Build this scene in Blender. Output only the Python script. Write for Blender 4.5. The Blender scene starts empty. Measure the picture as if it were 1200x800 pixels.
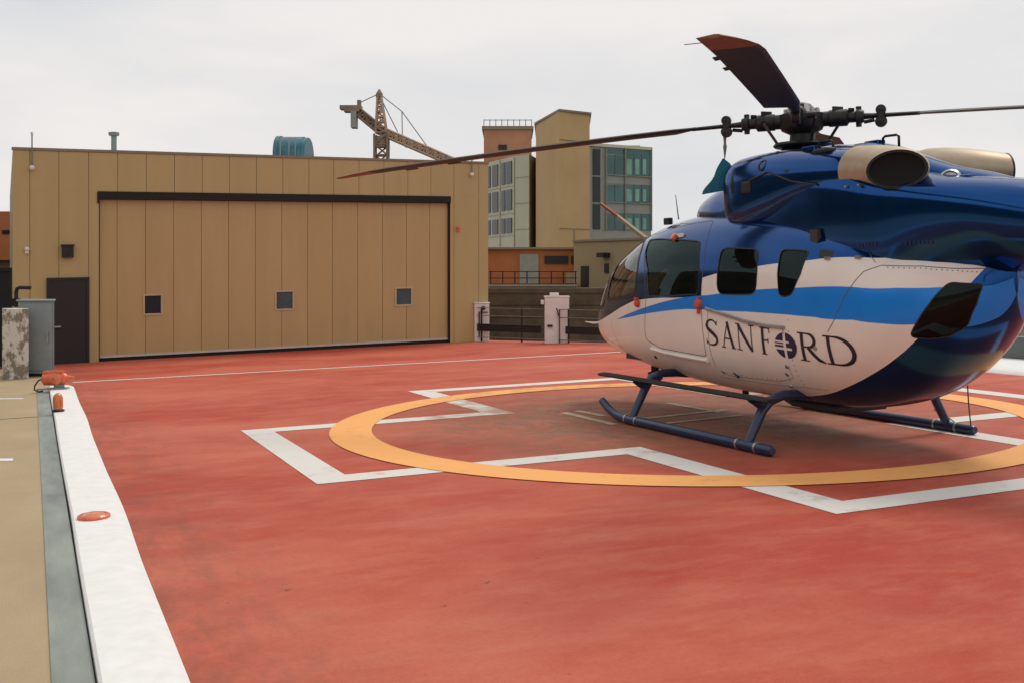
import bpy, math, random
from mathutils import Vector, Matrix
from mathutils.geometry import delaunay_2d_cdt
random.seed(7)
R=math.radians
sc=bpy.context.scene
# ---------------------------------------------------------------- camera, sky, sun
F,K,Y0,HC,CX=1302.7,.0219,319.36,1.676,600.0      # focal length (px of 1200), slope of the roof deck, horizon, eye height
cd=bpy.data.cameras.new('camera'); cam=bpy.data.objects.new('camera',cd); sc.collection.objects.link(cam)
cam.location=(0,0,HC); cam.rotation_euler=(R(90),0,0)
cd.sensor_fit='HORIZONTAL'; cd.sensor_width=36; cd.lens=F/1200*36; cd.shift_y=-(400-Y0)/1200
cd.clip_start=.1; cd.clip_end=5000
sc.camera=cam
SUN_EL,SUN_AZ=R(58),R(38)       # azimuth clockwise from +Y (away from the camera, to the right)
w=bpy.data.worlds.new('World'); sc.world=w; w.use_nodes=True
nt=w.node_tree; N=nt.nodes; L=nt.links
for n in list(N): N.remove(n)
out=N.new('ShaderNodeOutputWorld'); bg=N.new('ShaderNodeBackground'); bg.inputs[1].default_value=.10
sky=N.new('ShaderNodeTexSky'); sky.sky_type='NISHITA'; sky.sun_disc=False; sky.sun_elevation=SUN_EL; sky.sun_rotation=SUN_AZ
sky.air_density=1; sky.dust_density=1.5
tc=N.new('ShaderNodeTexCoord'); mp=N.new('ShaderNodeMapping'); mp.inputs['Scale'].default_value=(1,1,3.2)
L.new(tc.outputs['Generated'],mp.inputs[0])
n1=N.new('ShaderNodeTexNoise'); n1.inputs['Scale'].default_value=2.3; n1.inputs['Detail'].default_value=7; n1.inputs['Roughness'].default_value=.5; n1.inputs['Distortion'].default_value=.3
L.new(mp.outputs[0],n1.inputs['Vector'])
cr_=N.new('ShaderNodeValToRGB'); e=cr_.color_ramp.elements; e[0].position=.33; e[0].color=(6.9,7.1,7.4,1); e[1].position=.62; e[1].color=(8.85,8.5,8.25,1)
L.new(n1.outputs[0],cr_.inputs[0])
n2=N.new('ShaderNodeTexNoise'); n2.inputs['Scale'].default_value=1.1; n2.inputs['Detail'].default_value=4
L.new(mp.outputs[0],n2.inputs['Vector'])
r2=N.new('ShaderNodeMapRange'); r2.inputs[1].default_value=.3; r2.inputs[2].default_value=.5; r2.inputs[3].default_value=.80; r2.inputs[4].default_value=.97
L.new(n2.outputs[0],r2.inputs[0])
mx=N.new('ShaderNodeMix'); mx.data_type='RGBA'
L.new(r2.outputs[0],mx.inputs[0]); L.new(sky.outputs[0],mx.inputs[6]); L.new(cr_.outputs[0],mx.inputs[7])
L.new(mx.outputs[2],bg.inputs[0]); L.new(bg.outputs[0],out.inputs[0])
sd=bpy.data.lights.new('sun','SUN'); sd.energy=1.45; sd.angle=R(17); sd.color=(1,.95,.88)
so=bpy.data.objects.new('sun',sd); sc.collection.objects.link(so)
dv=Vector((math.sin(SUN_AZ)*math.cos(SUN_EL),math.cos(SUN_AZ)*math.cos(SUN_EL),math.sin(SUN_EL)))
so.rotation_euler=dv.to_track_quat('Z','Y').to_euler(); so.location=(0,0,60)
vs=sc.view_settings; vs.view_transform='Standard'; vs.look='None'; vs.exposure=0; vs.gamma=1; vs.use_curve_mapping=False

# ---------------------------------------------------------------- materials
def mat(name,col,rough=.6,metal=0,var=.12,scale=6,bump=0,bscale=60,coat=0,col2=None,stretch=(1,1,1),spec=.5,bands=None):
    m=bpy.data.materials.new(name); m.use_nodes=True; t=m.node_tree; n=t.nodes; l=t.links; b=n['Principled BSDF']
    b.inputs['Roughness'].default_value=rough; b.inputs['Metallic'].default_value=metal; b.inputs['Coat Weight'].default_value=coat; b.inputs['Coat Roughness'].default_value=.05
    b.inputs['Specular IOR Level'].default_value=spec
    c=n.new('ShaderNodeTexCoord'); mp=n.new('ShaderNodeMapping'); mp.inputs['Scale'].default_value=stretch; l.new(c.outputs['Object'],mp.inputs[0])
    no=n.new('ShaderNodeTexNoise'); no.inputs['Scale'].default_value=scale; no.inputs['Detail'].default_value=6; no.inputs['Roughness'].default_value=.6; l.new(mp.outputs[0],no.inputs['Vector'])
    ra=n.new('ShaderNodeValToRGB'); e=ra.color_ramp.elements
    c2=col2 or tuple(x*(1-var) for x in col); c1=col if col2 else tuple(min(1,x*(1+var*.6)) for x in col)
    e[0].position=.3; e[1].position=.7; e[0].color=(*c2,1); e[1].color=(*c1,1)
    l.new(no.outputs[0],ra.inputs[0]); l.new(ra.outputs[0],b.inputs['Base Color'])
    if bump:
        nb=n.new('ShaderNodeTexNoise'); nb.inputs['Scale'].default_value=bscale; nb.inputs['Detail'].default_value=5; l.new(mp.outputs[0],nb.inputs['Vector'])
        bp=n.new('ShaderNodeBump'); bp.inputs['Strength'].default_value=bump; bp.inputs['Distance'].default_value=.01; l.new(nb.outputs[0],bp.inputs['Height']); l.new(bp.outputs[0],b.inputs['Normal'])
    return m
def glass(name,tint,trans,rough=.02,gc=(1,1,1)):
    m=bpy.data.materials.new(name); m.use_nodes=True; t=m.node_tree; n=t.nodes; l=t.links
    for x in list(n): n.remove(x)
    o=n.new('ShaderNodeOutputMaterial'); tr=n.new('ShaderNodeBsdfTransparent'); df=n.new('ShaderNodeBsdfDiffuse'); gl=n.new('ShaderNodeBsdfGlossy'); gl.inputs['Roughness'].default_value=rough; gl.inputs[0].default_value=(*gc,1)
    no=n.new('ShaderNodeTexNoise'); no.inputs['Scale'].default_value=3
    mr=n.new('ShaderNodeMapRange'); mr.inputs[3].default_value=trans*.9; mr.inputs[4].default_value=min(1,trans*1.1); l.new(no.outputs[0],mr.inputs[0])
    tr.inputs[0].default_value=(*tint,1); df.inputs[0].default_value=(tint[0]*.05,tint[1]*.05,tint[2]*.05,1)
    a=n.new('ShaderNodeMixShader'); l.new(mr.outputs[0],a.inputs[0]); l.new(df.outputs[0],a.inputs[1]); l.new(tr.outputs[0],a.inputs[2])
    fr=n.new('ShaderNodeFresnel'); fr.inputs[0].default_value=1.5
    b=n.new('ShaderNodeMixShader'); l.new(fr.outputs[0],b.inputs[0]); l.new(a.outputs[0],b.inputs[1]); l.new(gl.outputs[0],b.inputs[2]); l.new(b.outputs[0],o.inputs[0])
    return m
MT={}
MT['navy']=mat('navy_paint',(.005,.064,.24),.15,.85,.12,1.5,0,60,.14)
MT['white']=mat('white_paint',(.84,.775,.70),.35,0,.05,2.5,0,60,.35)
MT['azure']=mat('azure_paint',(.0,.235,.80),.35,.12,.06,3,0,60,.15)
MT['belly']=mat('belly_grey',(.03,.035,.045),.6)
MT['seam']=mat('seam_grey',(.10,.09,.09),.6)
MT['black']=mat('black_rubber',(.012,.012,.013),.55)
MT['dark']=mat('dark_metal',(.03,.028,.027),.5,.5,.4,18)
MT['steel']=mat('bare_steel',(.42,.42,.41),.35,.8,.2,12)
MT['titan']=mat('heat_tinted_steel',(.50,.40,.28),.5,.35,.3,5,col2=(.38,.29,.19))
MT['soot']=mat('exhaust_soot',(.005,.005,.005),.9)
MT['skid']=mat('skid_navy',(.010,.028,.085),.35,0,.3,9,0,60,.3)
MT['step']=mat('step_black_grip',(.020,.016,.018),.85,0,.3,30,.4,200)
MT['ink']=mat('lettering_dark',(.016,.016,.03),.4)
MT['inkb']=mat('emblem_navy',(.010,.014,.06),.4)
MT['redcover']=mat('red_orange_cover',(.62,.09,.04),.6,0,.2,20)
MT['blade']=mat('blade_composite',(.010,.015,.018),.6,0,.35,4,stretch=(.6,4,1))
MT['bladeedge']=mat('blade_edge_bronze',(.065,.052,.042),.5,.3,.3,9)
MT['bladetip']=mat('blade_tip_orange',(.22,.11,.045),.6,0,.3,6,col2=(.13,.065,.035))
MT['teal']=mat('teal_cloth',(.008,.13,.20),.8,0,.3,14)
MT['glassw']=glass('windshield_glass',(.78,.80,.76),.80)
MT['glasst']=glass('tinted_glass',(.15,.18,.18),.40,.02,(.34,.48,.46))
MT['seat']=mat('seat_fabric',(.10,.085,.075),.9)
MT['cabin']=mat('cabin_lining',(.06,.055,.05),.9)
MT['lining']=mat('ceiling_lining',(.25,.23,.2),.9)
MT['screen']=mat('instrument_black',(.015,.015,.018),.3)
MT['hangar']=mat('hangar_tan_metal',(.465,.335,.148),.55,0,.06,2.0,.1,6,0,stretch=(1,1,.12))
MT['door']=mat('hangar_door_tan',(.465,.325,.142),.55,0,.07,2.2,.15,6,stretch=(1,1,.15))
MT['groove']=mat('panel_joint_shade',(.23,.155,.07),.8)
MT['trim']=mat('roof_trim_dark_tan',(.24,.19,.13),.6)
MT['header']=mat('black_header_seal',(.010,.009,.007),.8)
MT['doorfoot']=mat('door_foot_grey',(.52,.50,.46),.6)
MT['brown']=mat('brown_black_door',(.020,.016,.014),.7)
MT['galv']=mat('galvanised_grey',(.28,.33,.33),.55,.0,.25,3.5,col2=(.22,.27,.27))
MT['brick']=mat('red_brown_brick',(.43,.145,.05),.85,0,.2,1.4)
MT['stone']=mat('tan_panel_stone',(.54,.36,.165),.8,0,.1,.35)
MT['stone2']=mat('grey_tan_stone',(.33,.26,.15),.85,0,.1,.5)
MT['panelg']=mat('pale_grey_green_panel',(.54,.53,.39),.6,0,.08,.5)
MT['panels']=mat('shaded_side_grey_tan',(.40,.34,.24),.7)  # darker copy of the wing panel for its shaded side; also grey tan trim
MT['glassb']=mat('teal_building_glass',(.035,.135,.135),.12,.0,.5,.35,spec=.6)
MT['glassp']=mat('pale_green_blind',(.22,.42,.33),.4,0,.35,1.1)
MT['glassd']=mat('dark_window_glass',(.022,.028,.035),.15,0,.3,.7,spec=.35)
MT['frameg']=mat('grey_window_frame',(.30,.30,.26),.6)
MT['wallb']=mat('dark_brown_wall',(.135,.09,.055),.9,0,.35,2.2)
MT['pillar']=mat('white_pillar_paint',(.72,.68,.62),.7,0,.1,4)
MT['crane']=mat('crane_rust_tan',(.50,.34,.23),.7,0,.3,.6)
MT['crane2']=mat('crane_dark_brown',(.27,.19,.13),.8,0,.3,.8)
MT['cable']=mat('cable_grey',(.18,.17,.16),.6)
MT['orange']=mat('orange_arm_paint',(.36,.11,.05),.6,0,.2,1)
MT['beige']=mat('beige_arm_paint',(.40,.30,.20),.6,0,.1,1)
MT['duct']=mat('teal_blue_duct',(.07,.20,.25),.4,.3,.2,4,col2=(.04,.12,.16))
MT['siren']=mat('siren_red_paint',(.72,.14,.05),.4,0,.25,12,0,60,.3)
MT['amber']=mat('amber_lens',(.66,.17,.05),.25,0,.3,30,0,60,.4)
MT['doorglass']=mat('door_window_glass',(.05,.075,.085),.15,0,.3,3,spec=.5)
MT['doorframe']=mat('door_window_frame',(.50,.40,.24),.6)
MT['brick2']=mat('faded_brown_brick',(.43,.21,.12),.85,0,.15,1.2)
MT['kerb']=mat('kerb_white_paint',(.80,.785,.755),.65,0,.07,9,.04,260)
MT['wline']=mat('marking_white_paint',(.66,.62,.56),.75,0,.14,7,.2,80)
MT['oline']=mat('marking_orange_paint',(.80,.36,.11),.75,0,.12,5,.2,80)
MT['skirt']=mat('deck_edge_concrete',(.25,.23,.2),.9)

# ---------------------------------------------------------------- mesh helpers
class MB:
    def __init__(s): s.v=[]; s.f=[]; s.m=[]
    def add(s,vs,fs,mi=0):
        b=len(s.v); s.v+= [tuple(x) for x in vs]; s.f+=[tuple(b+i for i in f) for f in fs]; s.m+=[mi]*len(fs)
    def box(s,a,b,mi=0,M=None):
        x0,y0,z0=[min(a[i],b[i]) for i in range(3)]; x1,y1,z1=[max(a[i],b[i]) for i in range(3)]
        vs=[Vector(p) for p in ((x0,y0,z0),(x1,y0,z0),(x1,y1,z0),(x0,y1,z0),(x0,y0,z1),(x1,y0,z1),(x1,y1,z1),(x0,y1,z1))]
        if M: vs=[M@p for p in vs]
        s.add(vs,[(3,2,1,0),(4,5,6,7),(0,1,5,4),(1,2,6,5),(2,3,7,6),(3,0,4,7)],mi)
    def tube(s,pts,rad,mi=0,n=12,sq=1.0,caps=True,up=(0,0,1)):
        pts=[Vector(p) for p in pts]; 
        if not hasattr(rad,'__len__'): rad=[rad]*len(pts)
        vs=[]; prev=None
        for i,p in enumerate(pts):
            a=pts[max(0,i-1)]; b=pts[min(len(pts)-1,i+1)]; d=(b-a).normalized()
            u=Vector(up); 
            if abs(d.dot(u))>.95: u=Vector((1,0,0))
            if prev is not None: u=prev
            x=d.cross(u).normalized(); y=x.cross(d).normalized(); prev=y
            r=rad[i]
            rx,ry=(r if hasattr(r,'__len__') else (r,r*sq))
            for k in range(n):
                t=2*math.pi*k/n; vs.append(p+x*math.cos(t)*rx+y*math.sin(t)*ry)
        fs=[]
        for i in range(len(pts)-1):
            for k in range(n): fs.append((i*n+k,i*n+(k+1)%n,(i+1)*n+(k+1)%n,(i+1)*n+k))
        if caps: fs.append(tuple(range(n-1,-1,-1))); fs.append(tuple((len(pts)-1)*n+k for k in range(n)))
        s.add(vs,fs,mi)
    def lathe(s,o,ax,prof,mi=0,n=20):   # prof: (radius, distance along ax)
        o=Vector(o); ax=Vector(ax).normalized(); u=Vector((1,0,0)) if abs(ax.x)<.9 else Vector((0,1,0)); x=ax.cross(u).normalized(); y=ax.cross(x)
        vs=[o+ax*h+(x*math.cos(2*math.pi*k/n)+y*math.sin(2*math.pi*k/n))*max(r,1e-4) for r,h in prof for k in range(n)]
        fs=[(i*n+k,i*n+(k+1)%n,(i+1)*n+(k+1)%n,(i+1)*n+k) for i in range(len(prof)-1) for k in range(n)]
        s.add(vs,fs,mi)
    def prism(s,poly,z0,z1,mi=0,fz=None):  # poly in xy, fz optional added height
        fz=fz or (lambda x,y:0); n=len(poly)
        vs=[(x,y,z0+fz(x,y)) for x,y in poly]+[(x,y,z1+fz(x,y)) for x,y in poly]
        s.add(vs,[tuple(range(n-1,-1,-1)),tuple(range(n,2*n))]+[(i,(i+1)%n,n+(i+1)%n,n+i) for i in range(n)],mi)
    def quad(s,a,b,c,d,mi=0): s.add([a,b,c,d],[(0,1,2,3)],mi)
    def slab(s,a,b,c,d,th,mi=0):  # quad with thickness along its back side
        a,b,c,d=[Vector(p) for p in (a,b,c,d)]; n=(b-a).cross(d-a).normalized()*-th
        s.add([a,b,c,d,a+n,b+n,c+n,d+n],[(0,1,2,3),(7,6,5,4),(0,4,5,1),(1,5,6,2),(2,6,7,3),(3,7,4,0)],mi)
    def build(s,name,mats,parent=None,smooth=False,M=None,bevel=0,nrm=None):
        me=bpy.data.meshes.new(name); me.from_pydata(s.v,[],s.f)
        if not isinstance(mats,(list,tuple)): mats=[mats]
        for m in mats: me.materials.append(MT[m] if isinstance(m,str) else m)
        me.polygons.foreach_set('material_index',s.m)
        if smooth: me.polygons.foreach_set('use_smooth',[True]*len(s.f))
        me.validate(); me.update()
        if nrm: me.normals_split_custom_set_from_vertices(nrm)
        elif smooth=='auto':
            me.set_sharp_from_angle(angle=R(38))
        o=bpy.data.objects.new(name,me); sc.collection.objects.link(o)
        if parent: o.parent=parent
        if M is not None: o.matrix_world=M
        if bevel:
            b=o.modifiers.new('bevel','BEVEL'); b.width=bevel; b.segments=2; b.limit_method='ANGLE'
        return o
def empty(name,M=None):
    o=bpy.data.objects.new(name,None); o.empty_display_size=.3; sc.collection.objects.link(o)
    if M is not None: o.matrix_world=M
    return o
def tag(o,label=None,cat=None,group=None,kind=None):
    if label: o['label']=label
    if cat: o['category']=cat
    if group: o['group']=group
    if kind: o['kind']=kind
    return o
def at(px,py,Y): return Vector(((px-CX)/F*Y,Y,HC+(Y0-py)/F*Y))
def zof(py,Y): return HC+(Y0-py)/F*Y
def gnd(px,py):
    dx,dz=(px-CX)/F,(Y0-py)/F; t=HC/(K*dx-dz); return (t*dx,t)
TILT=Matrix.Rotation(-math.atan(K),4,'Y')
def deckM(x,y,yaw=0,dz=0):   # frame standing on the sloping roof deck
    return Matrix.Translation((x,y,K*x+dz))@TILT@Matrix.Rotation(yaw,4,'Z')
YAW=.4083; C0=(1.985,12.4836)
UV=deckM(C0[0],C0[1],YAW)     # marking frame: x along the far edge, y away from the camera
def uv(x,y):  # world xy -> uv
    dx,dy=x-C0[0],y-C0[1]; c,s=math.cos(YAW),math.sin(YAW); return (dx*c+dy*s,-dx*s+dy*c)

# ================================================================ SETTING
# far ground, well below the roof deck
mb=MB(); mb.add([(-3000,-3000,-9),(3000,-3000,-9),(3000,3000,-9),(-3000,3000,-9)],[(0,1,2,3)])
MT['city']=mat('city_ground',(.16,.15,.13),.95,0,.3,.02)
tag(mb.build('ground','city'),kind='structure')

# ---- red helipad deck
def red_mat():
    m=bpy.data.materials.new('red_deck_coating'); m.use_nodes=True; t=m.node_tree; n=t.nodes; l=t.links; b=n['Principled BSDF']
    tc=n.new('ShaderNodeTexCoord')
    def noise(scale,detail,st=(1,1,1),rough=.6,dist=0):
        mp=n.new('ShaderNodeMapping'); mp.inputs['Scale'].default_value=st; l.new(tc.outputs['Object'],mp.inputs[0])
        x=n.new('ShaderNodeTexNoise'); x.inputs['Scale'].default_value=scale; x.inputs['Detail'].default_value=detail; x.inputs['Roughness'].default_value=rough; x.inputs['Distortion'].default_value=dist
        l.new(mp.outputs[0],x.inputs['Vector']); return x.outputs[0]
    def rng(v,a,b_,c,d):
        x=n.new('ShaderNodeMapRange'); x.inputs[1].default_value=a; x.inputs[2].default_value=b_; x.inputs[3].default_value=c; x.inputs[4].default_value=d; l.new(v,x.inputs[0]); return x.outputs[0]
    def mixc(f,a,b_):
        x=n.new('ShaderNodeMix'); x.data_type='RGBA'; l.new(f,x.inputs[0])
        if isinstance(a,tuple): x.inputs[6].default_value=(*a,1)
        else: l.new(a,x.inputs[6])
        if isinstance(b_,tuple): x.inputs[7].default_value=(*b_,1)
        else: l.new(b_,x.inputs[7])
        return x.outputs[2]
    def mul(a,b_):
        x=n.new('ShaderNodeMath'); x.operation='MULTIPLY'
        for i,q in enumerate((a,b_)):
            if isinstance(q,(int,float)): x.inputs[i].default_value=q
            else: l.new(q,x.inputs[i])
        return x.outputs[0]
    c=mixc(rng(noise(.28,8,(.8,1.4,1),.62,.2),.40,.60,0,1),(.45,.062,.034),(.585,.150,.088))        # broad streaky fading across the pad
    c=mixc(rng(noise(2.2,8,(.7,1.5,1),.7,.1),.45,.8,0,.6),c,(.63,.22,.13))
    c=mixc(rng(noise(26,6,(1,1,1),.7),.45,.75,0,.28),c,(.30,.060,.045))
    c=mixc(rng(noise(140,4,(1,1,1),.7),.3,.7,0,.30),c,(.30,.045,.03))
    c=mixc(rng(noise(70,5,(1,1,1),.75),.56,.72,0,.35),c,(.72,.30,.22))
    # tyre/oil stained worn area round the parking spot: an irregular blotch
    vm=n.new('ShaderNodeVectorMath'); vm.operation='DISTANCE'; l.new(tc.outputs['Object'],vm.inputs[0]); vm.inputs[1].default_value=(.0,.35,0)
    ds=n.new('ShaderNodeMath'); ds.operation='ADD'; l.new(vm.outputs['Value'],ds.inputs[0]); l.new(rng(noise(1.1,6,(1,1,1),.65),0,1,-1.6,1.6),ds.inputs[1])
    st=rng(ds.outputs[0],1.6,3.9,.95,0)
    st=mul(st,rng(noise(5,7,(1.4,.7,1),.7),.32,.60,.35,1))
    c=mixc(st,c,(.20,.11,.062))
    sp=mul(rng(ds.outputs[0],1.2,3.6,1,0),rng(noise(7,8,(.8,1.6,1),.75,.6),.56,.66,0,.8)); c=mixc(sp,c,(.40,.26,.15))
    sp2=mul(rng(ds.outputs[0],1.0,3.8,1,0),rng(noise(11,7,(1.2,.8,1),.7),.60,.68,0,.8)); c=mixc(sp2,c,(.09,.05,.035))
    # dirt line gathered along the left kerb
    sx=n.new('ShaderNodeSeparateXYZ'); l.new(tc.outputs['Object'],sx.inputs[0])
    e=n.new('ShaderNodeMath'); e.operation='ADD'; l.new(sx.outputs[0],e.inputs[0]); l.new(rng(noise(.8,5),0,1,-.5,.5),e.inputs[1])
    ed=mul(rng(e.outputs[0],-5.2,-6.15,0,.6),rng(noise(3.5,6,(1.5,.6,1),.7),.4,.65,.1,1))
    c=mixc(ed,c,(.20,.075,.05))
    # small chips
    c=mixc(rng(noise(9,3,(1,1,1),.5),.735,.76,0,.7),c,(.16,.05,.04))
    l.new(c,b.inputs['Base Color'])
    l.new(rng(noise(1.2,6,(.6,1.6,1)),.3,.7,.55,.85),b.inputs['Roughness'])
    b.inputs['Specular IOR Level'].default_value=.18
    bp=n.new('ShaderNodeBump'); bp.inputs['Strength'].default_value=.5; bp.inputs['Distance'].default_value=.006; l.new(noise(110,5),bp.inputs['Height']); l.new(bp.outputs[0],b.inputs['Normal'])
    return m
RED=red_mat()
KR=-6.16; KL=-6.52; ST_=-6.70
pad=[(KR-.12,-16),(6.6,-16),(6.6,10.1)]+[uv(*p) for p in ((3.0,25.2),(-.55,27.75),(-10.4,22.4),gnd(60,431),gnd(64,452))]+[(KR-.12,8.7)]
mb=MB(); mb.prism(pad,-.5,0); tag(mb.build('helipad_surface',RED,M=UV),kind='structure')

# ---- concrete walkway left of the kerb
def walk_mat():
    m=mat('walkway_concrete',(.43,.325,.19),.85,0,.12,1.3,.4,70,col2=(.35,.265,.15),stretch=(1,.6,1)); return m
MT['walk']=walk_mat()
MT['strip']=mat('grey_stained_strip',(.30,.33,.29),.7,0,.3,1.6,.3,60,col2=(.17,.195,.18),stretch=(3,.7,1))
e0=uv(*gnd(60,431)); e1=uv(*gnd(64,452))
walk=[(-22,-16),(ST_,-16),(ST_,8.7),(KR-.02,8.7),e1,e0,uv(*gnd(20,431)),uv(*gnd(-300,440))]
mb=MB(); mb.prism(walk,-.5,-.012); tag(mb.build('walkway','walk',M=UV),kind='structure')
mb=MB(); mb.box((ST_,-16,-.5),(KL-.012,8.3,-.004)); tag(mb.build('drain_strip','strip',M=UV),kind='structure')
# walkway joints and short painted dashes
mb=MB()
for v in (-5.9,4.6): mb.box((-22,v,-.011),(ST_-.002,v+.012,-.0075))
tag(mb.build('walkway_joint',mat('joint_shade',(.10,.08,.06),.9),M=UV),kind='structure')
for (a,b_,dd) in (((-40,466.5),(27,466),.10),((-40,537.5),(15,537),.14)):
    p,q=uv(*gnd(*a)),uv(*gnd(*b_)); mb=MB(); mb.prism([(p[0],p[1]-dd/2),(q[0],q[1]-dd/2),(q[0],q[1]+dd/2),(p[0],p[1]+dd/2)],-.0115,-.006)
    tag(mb.build('walkway_marking','kerb',M=UV),kind='structure')

# ---- kerbs
def kerb(name,u0,u1,v0,v1,h,M,wob=.012):
    mb=MB(); n=int((v1-v0)/.25); rows=[]
    rnd=random.Random(3); jj=[rnd.uniform(-wob,wob) for _ in range(n//8+3)]
    for i in range(n+1):
        v=v0+(v1-v0)*i/n; f=i/8-i//8; f=f*f*(3-2*f); j=jj[i//8]*(1-f)+jj[i//8+1]*f; k=j*.3
        a=[(u0+k,v,-.45),(u0+k,v,h-.012),(u0+k+.014,v,h),(u1+j-.09,v,h+.001),(u1+j-.03,v,h*.45),(u1+j,v,.001)]
        rows.append(a)
    vs=[p for r in rows for p in r]; m=6
    fs=[(i*m+k,i*m+k+1,(i+1)*m+k+1,(i+1)*m+k) for i in range(n) for k in range(m-1)]
    fs=[f[::-1] for f in fs]
    fs+= [tuple(range(m)),tuple(n*m+k for k in range(m-1,-1,-1))]
    mb.add(vs,fs); o=mb.build(name,'kerb',M=M,smooth='auto'); return o
tag(kerb('kerb',KL,KR,-16,8.55,.035,UV),kind='structure')
k=kerb('kerb',-8.25,-6.6,-10.1,16,.065,UV@Matrix.Rotation(math.pi,4,'Z'),.006); tag(k,kind='structure')

# ---- painted markings: 9 m cross of white bands with an orange ring over it
a,b,w_=1.6365,4.5,.155
mb=MB()
outer=[(-b-w_,a+w_),(-a-w_,a+w_),(-a-w_,b+w_),(a+w_,b+w_),(a+w_,a+w_),(b+w_,a+w_),(b+w_,-a-w_),(a+w_,-a-w_),(a+w_,-b-w_),(-a-w_,-b-w_),(-a-w_,-a-w_),(-b-w_,-a-w_)]
inner=[(-b+w_,a-w_),(-a+w_,a-w_),(-a+w_,b-w_),(a-w_,b-w_),(a-w_,a-w_),(b-w_,a-w_),(b-w_,-a+w_),(a-w_,-a+w_),(a-w_,-b+w_),(-a+w_,-b+w_),(-a+w_,-a+w_),(-b+w_,-a+w_)]
def worn(base,dirty,name):
    m=bpy.data.materials.new(name); m.use_nodes=True; t=m.node_tree; n=t.nodes; l=t.links; bs=n['Principled BSDF']; bs.inputs['Roughness'].default_value=.75
    tc=n.new('ShaderNodeTexCoord'); no=n.new('ShaderNodeTexNoise'); no.inputs['Scale'].default_value=3.5; no.inputs['Detail'].default_value=8; no.inputs['Roughness'].default_value=.7; l.new(tc.outputs['Object'],no.inputs['Vector'])
    vm=n.new('ShaderNodeVectorMath'); vm.operation='DISTANCE'; l.new(tc.outputs['Object'],vm.inputs[0]); vm.inputs[1].default_value=(.3,.9,0)
    mr=n.new('ShaderNodeMapRange'); mr.inputs[1].default_value=2.0; mr.inputs[2].default_value=3.6; mr.inputs[3].default_value=.16; mr.inputs[4].default_value=-.14; l.new(vm.outputs['Value'],mr.inputs[0])
    ad=n.new('ShaderNodeMath'); ad.operation='ADD'; l.new(no.outputs[0],ad.inputs[0]); l.new(mr.outputs[0],ad.inputs[1])
    ra=n.new('ShaderNodeValToRGB'); e=ra.color_ramp.elements; e[0].position=.42; e[0].color=(*base,1); e[1].position=.68; e[1].color=(*dirty,1); l.new(ad.outputs[0],ra.inputs[0])
    l.new(ra.outputs[0],bs.inputs['Base Color']); 
    n2=n.new('ShaderNodeTexNoise'); n2.inputs['Scale'].default_value=90; l.new(tc.outputs['Object'],n2.inputs['Vector']); bp=n.new('ShaderNodeBump'); bp.inputs['Strength'].default_value=.4; bp.inputs['Distance'].default_value=.005; l.new(n2.outputs[0],bp.inputs['Height']); l.new(bp.outputs[0],bs.inputs['Normal'])
    return m
WL=worn((.70,.665,.61),(.36,.22,.15),'cross_white_paint'); OL=worn((.90,.41,.115),(.55,.24,.08),'ring_orange_paint')
for i in range(12):
    j=(i+1)%12; mb.quad((*inner[i],.004),(*inner[j],.004),(*outer[j],.004),(*outer[i],.004))
tag(mb.build('cross_marking',WL,M=UV),kind='structure')
mb=MB(); r0,r1=3.7604-.2264,3.7604+.2264; n=160
for i in range(n):
    t0,t1=2*math.pi*i/n,2*math.pi*(i+1)/n
    mb.quad((r0*math.cos(t0),r0*math.sin(t0),.008),(r1*math.cos(t0),r1*math.sin(t0),.008),(r1*math.cos(t1),r1*math.sin(t1),.008),(r0*math.cos(t1),r0*math.sin(t1),.008))
tag(mb.build('ring_marking',OL,M=UV),kind='structure')
mb=MB(); mb.quad((KR+.02,9.31,.004),(6.55,9.31,.004),(6.55,9.41,.004),(KR+.02,9.41,.004))
tag(mb.build('edge_line_marking','kerb',M=UV),kind='structure')
# centre letter band (worn, mostly under the aircraft)
def band(p,q,wd,z):
    p,q=Vector(p),Vector(q); d=(q-p).normalized(); nn=Vector((-d.y,d.x))*wd/2
    return [(p.x-nn.x,p.y-nn.y,z),(q.x-nn.x,q.y-nn.y,z),(q.x+nn.x,q.y+nn.y,z),(p.x+nn.x,p.y+nn.y,z)]
hp_=[uv(*gnd(*q)) for q in ((661,483),(720,497),(676,481),(708,487),(782,472),(845,483),(757,490),(850,480),(770,497),(870,486))]
mb=MB()
for i,wd in ((0,.10),(2,.10),(4,.09),(6,.10),(8,.09)): mb.add(band(hp_[i],hp_[i+1],wd,.0035+i*.0003),[(0,1,2,3)])
tag(mb.build('letter_marking',worn((.74,.62,.50),(.42,.29,.19),'worn_letter_paint'),M=UV),kind='structure')

# ================================================================ HANGAR
TH=.4924; DH=27.9; ct,st_=math.cos(TH),math.sin(TH)
def hs(px):  # distance along the wall for a photo column
    q=(px-CX)/F; Y=DH/(1-q*math.tan(TH)); return q*Y/ct
def HW(s,n,z):  # along wall, outward towards the camera, up
    X=s*ct+n*st_; Y=DH+s*st_-n*ct; return Vector((X,Y,z+K*X))
def hbox(mb,s0,s1,n0,n1,z0,z1,mi=0):
    P=[HW(s,n,z) for z in (z0,z1) for s,n in ((s0,n1),(s1,n1),(s1,n0),(s0,n0))]
    mb.add(P,[(3,2,1,0),(4,5,6,7),(0,1,5,4),(1,2,6,5),(2,3,7,6),(3,0,4,7)],mi)
hang=empty('hangar',Matrix.Translation(HW(hs(290),0,0)))
def hb(mb,name,m,parent=None,**k):
    o=mb.build(name,m,None,**k); o.parent=parent or hang; o.matrix_parent_inverse=(parent or hang).matrix_world.inverted(); return o
sL,sR=hs(15),hs(572); ZR=4.43; ZH=3.40
d0,d1=hs(117.5),hs(526.5)
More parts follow.
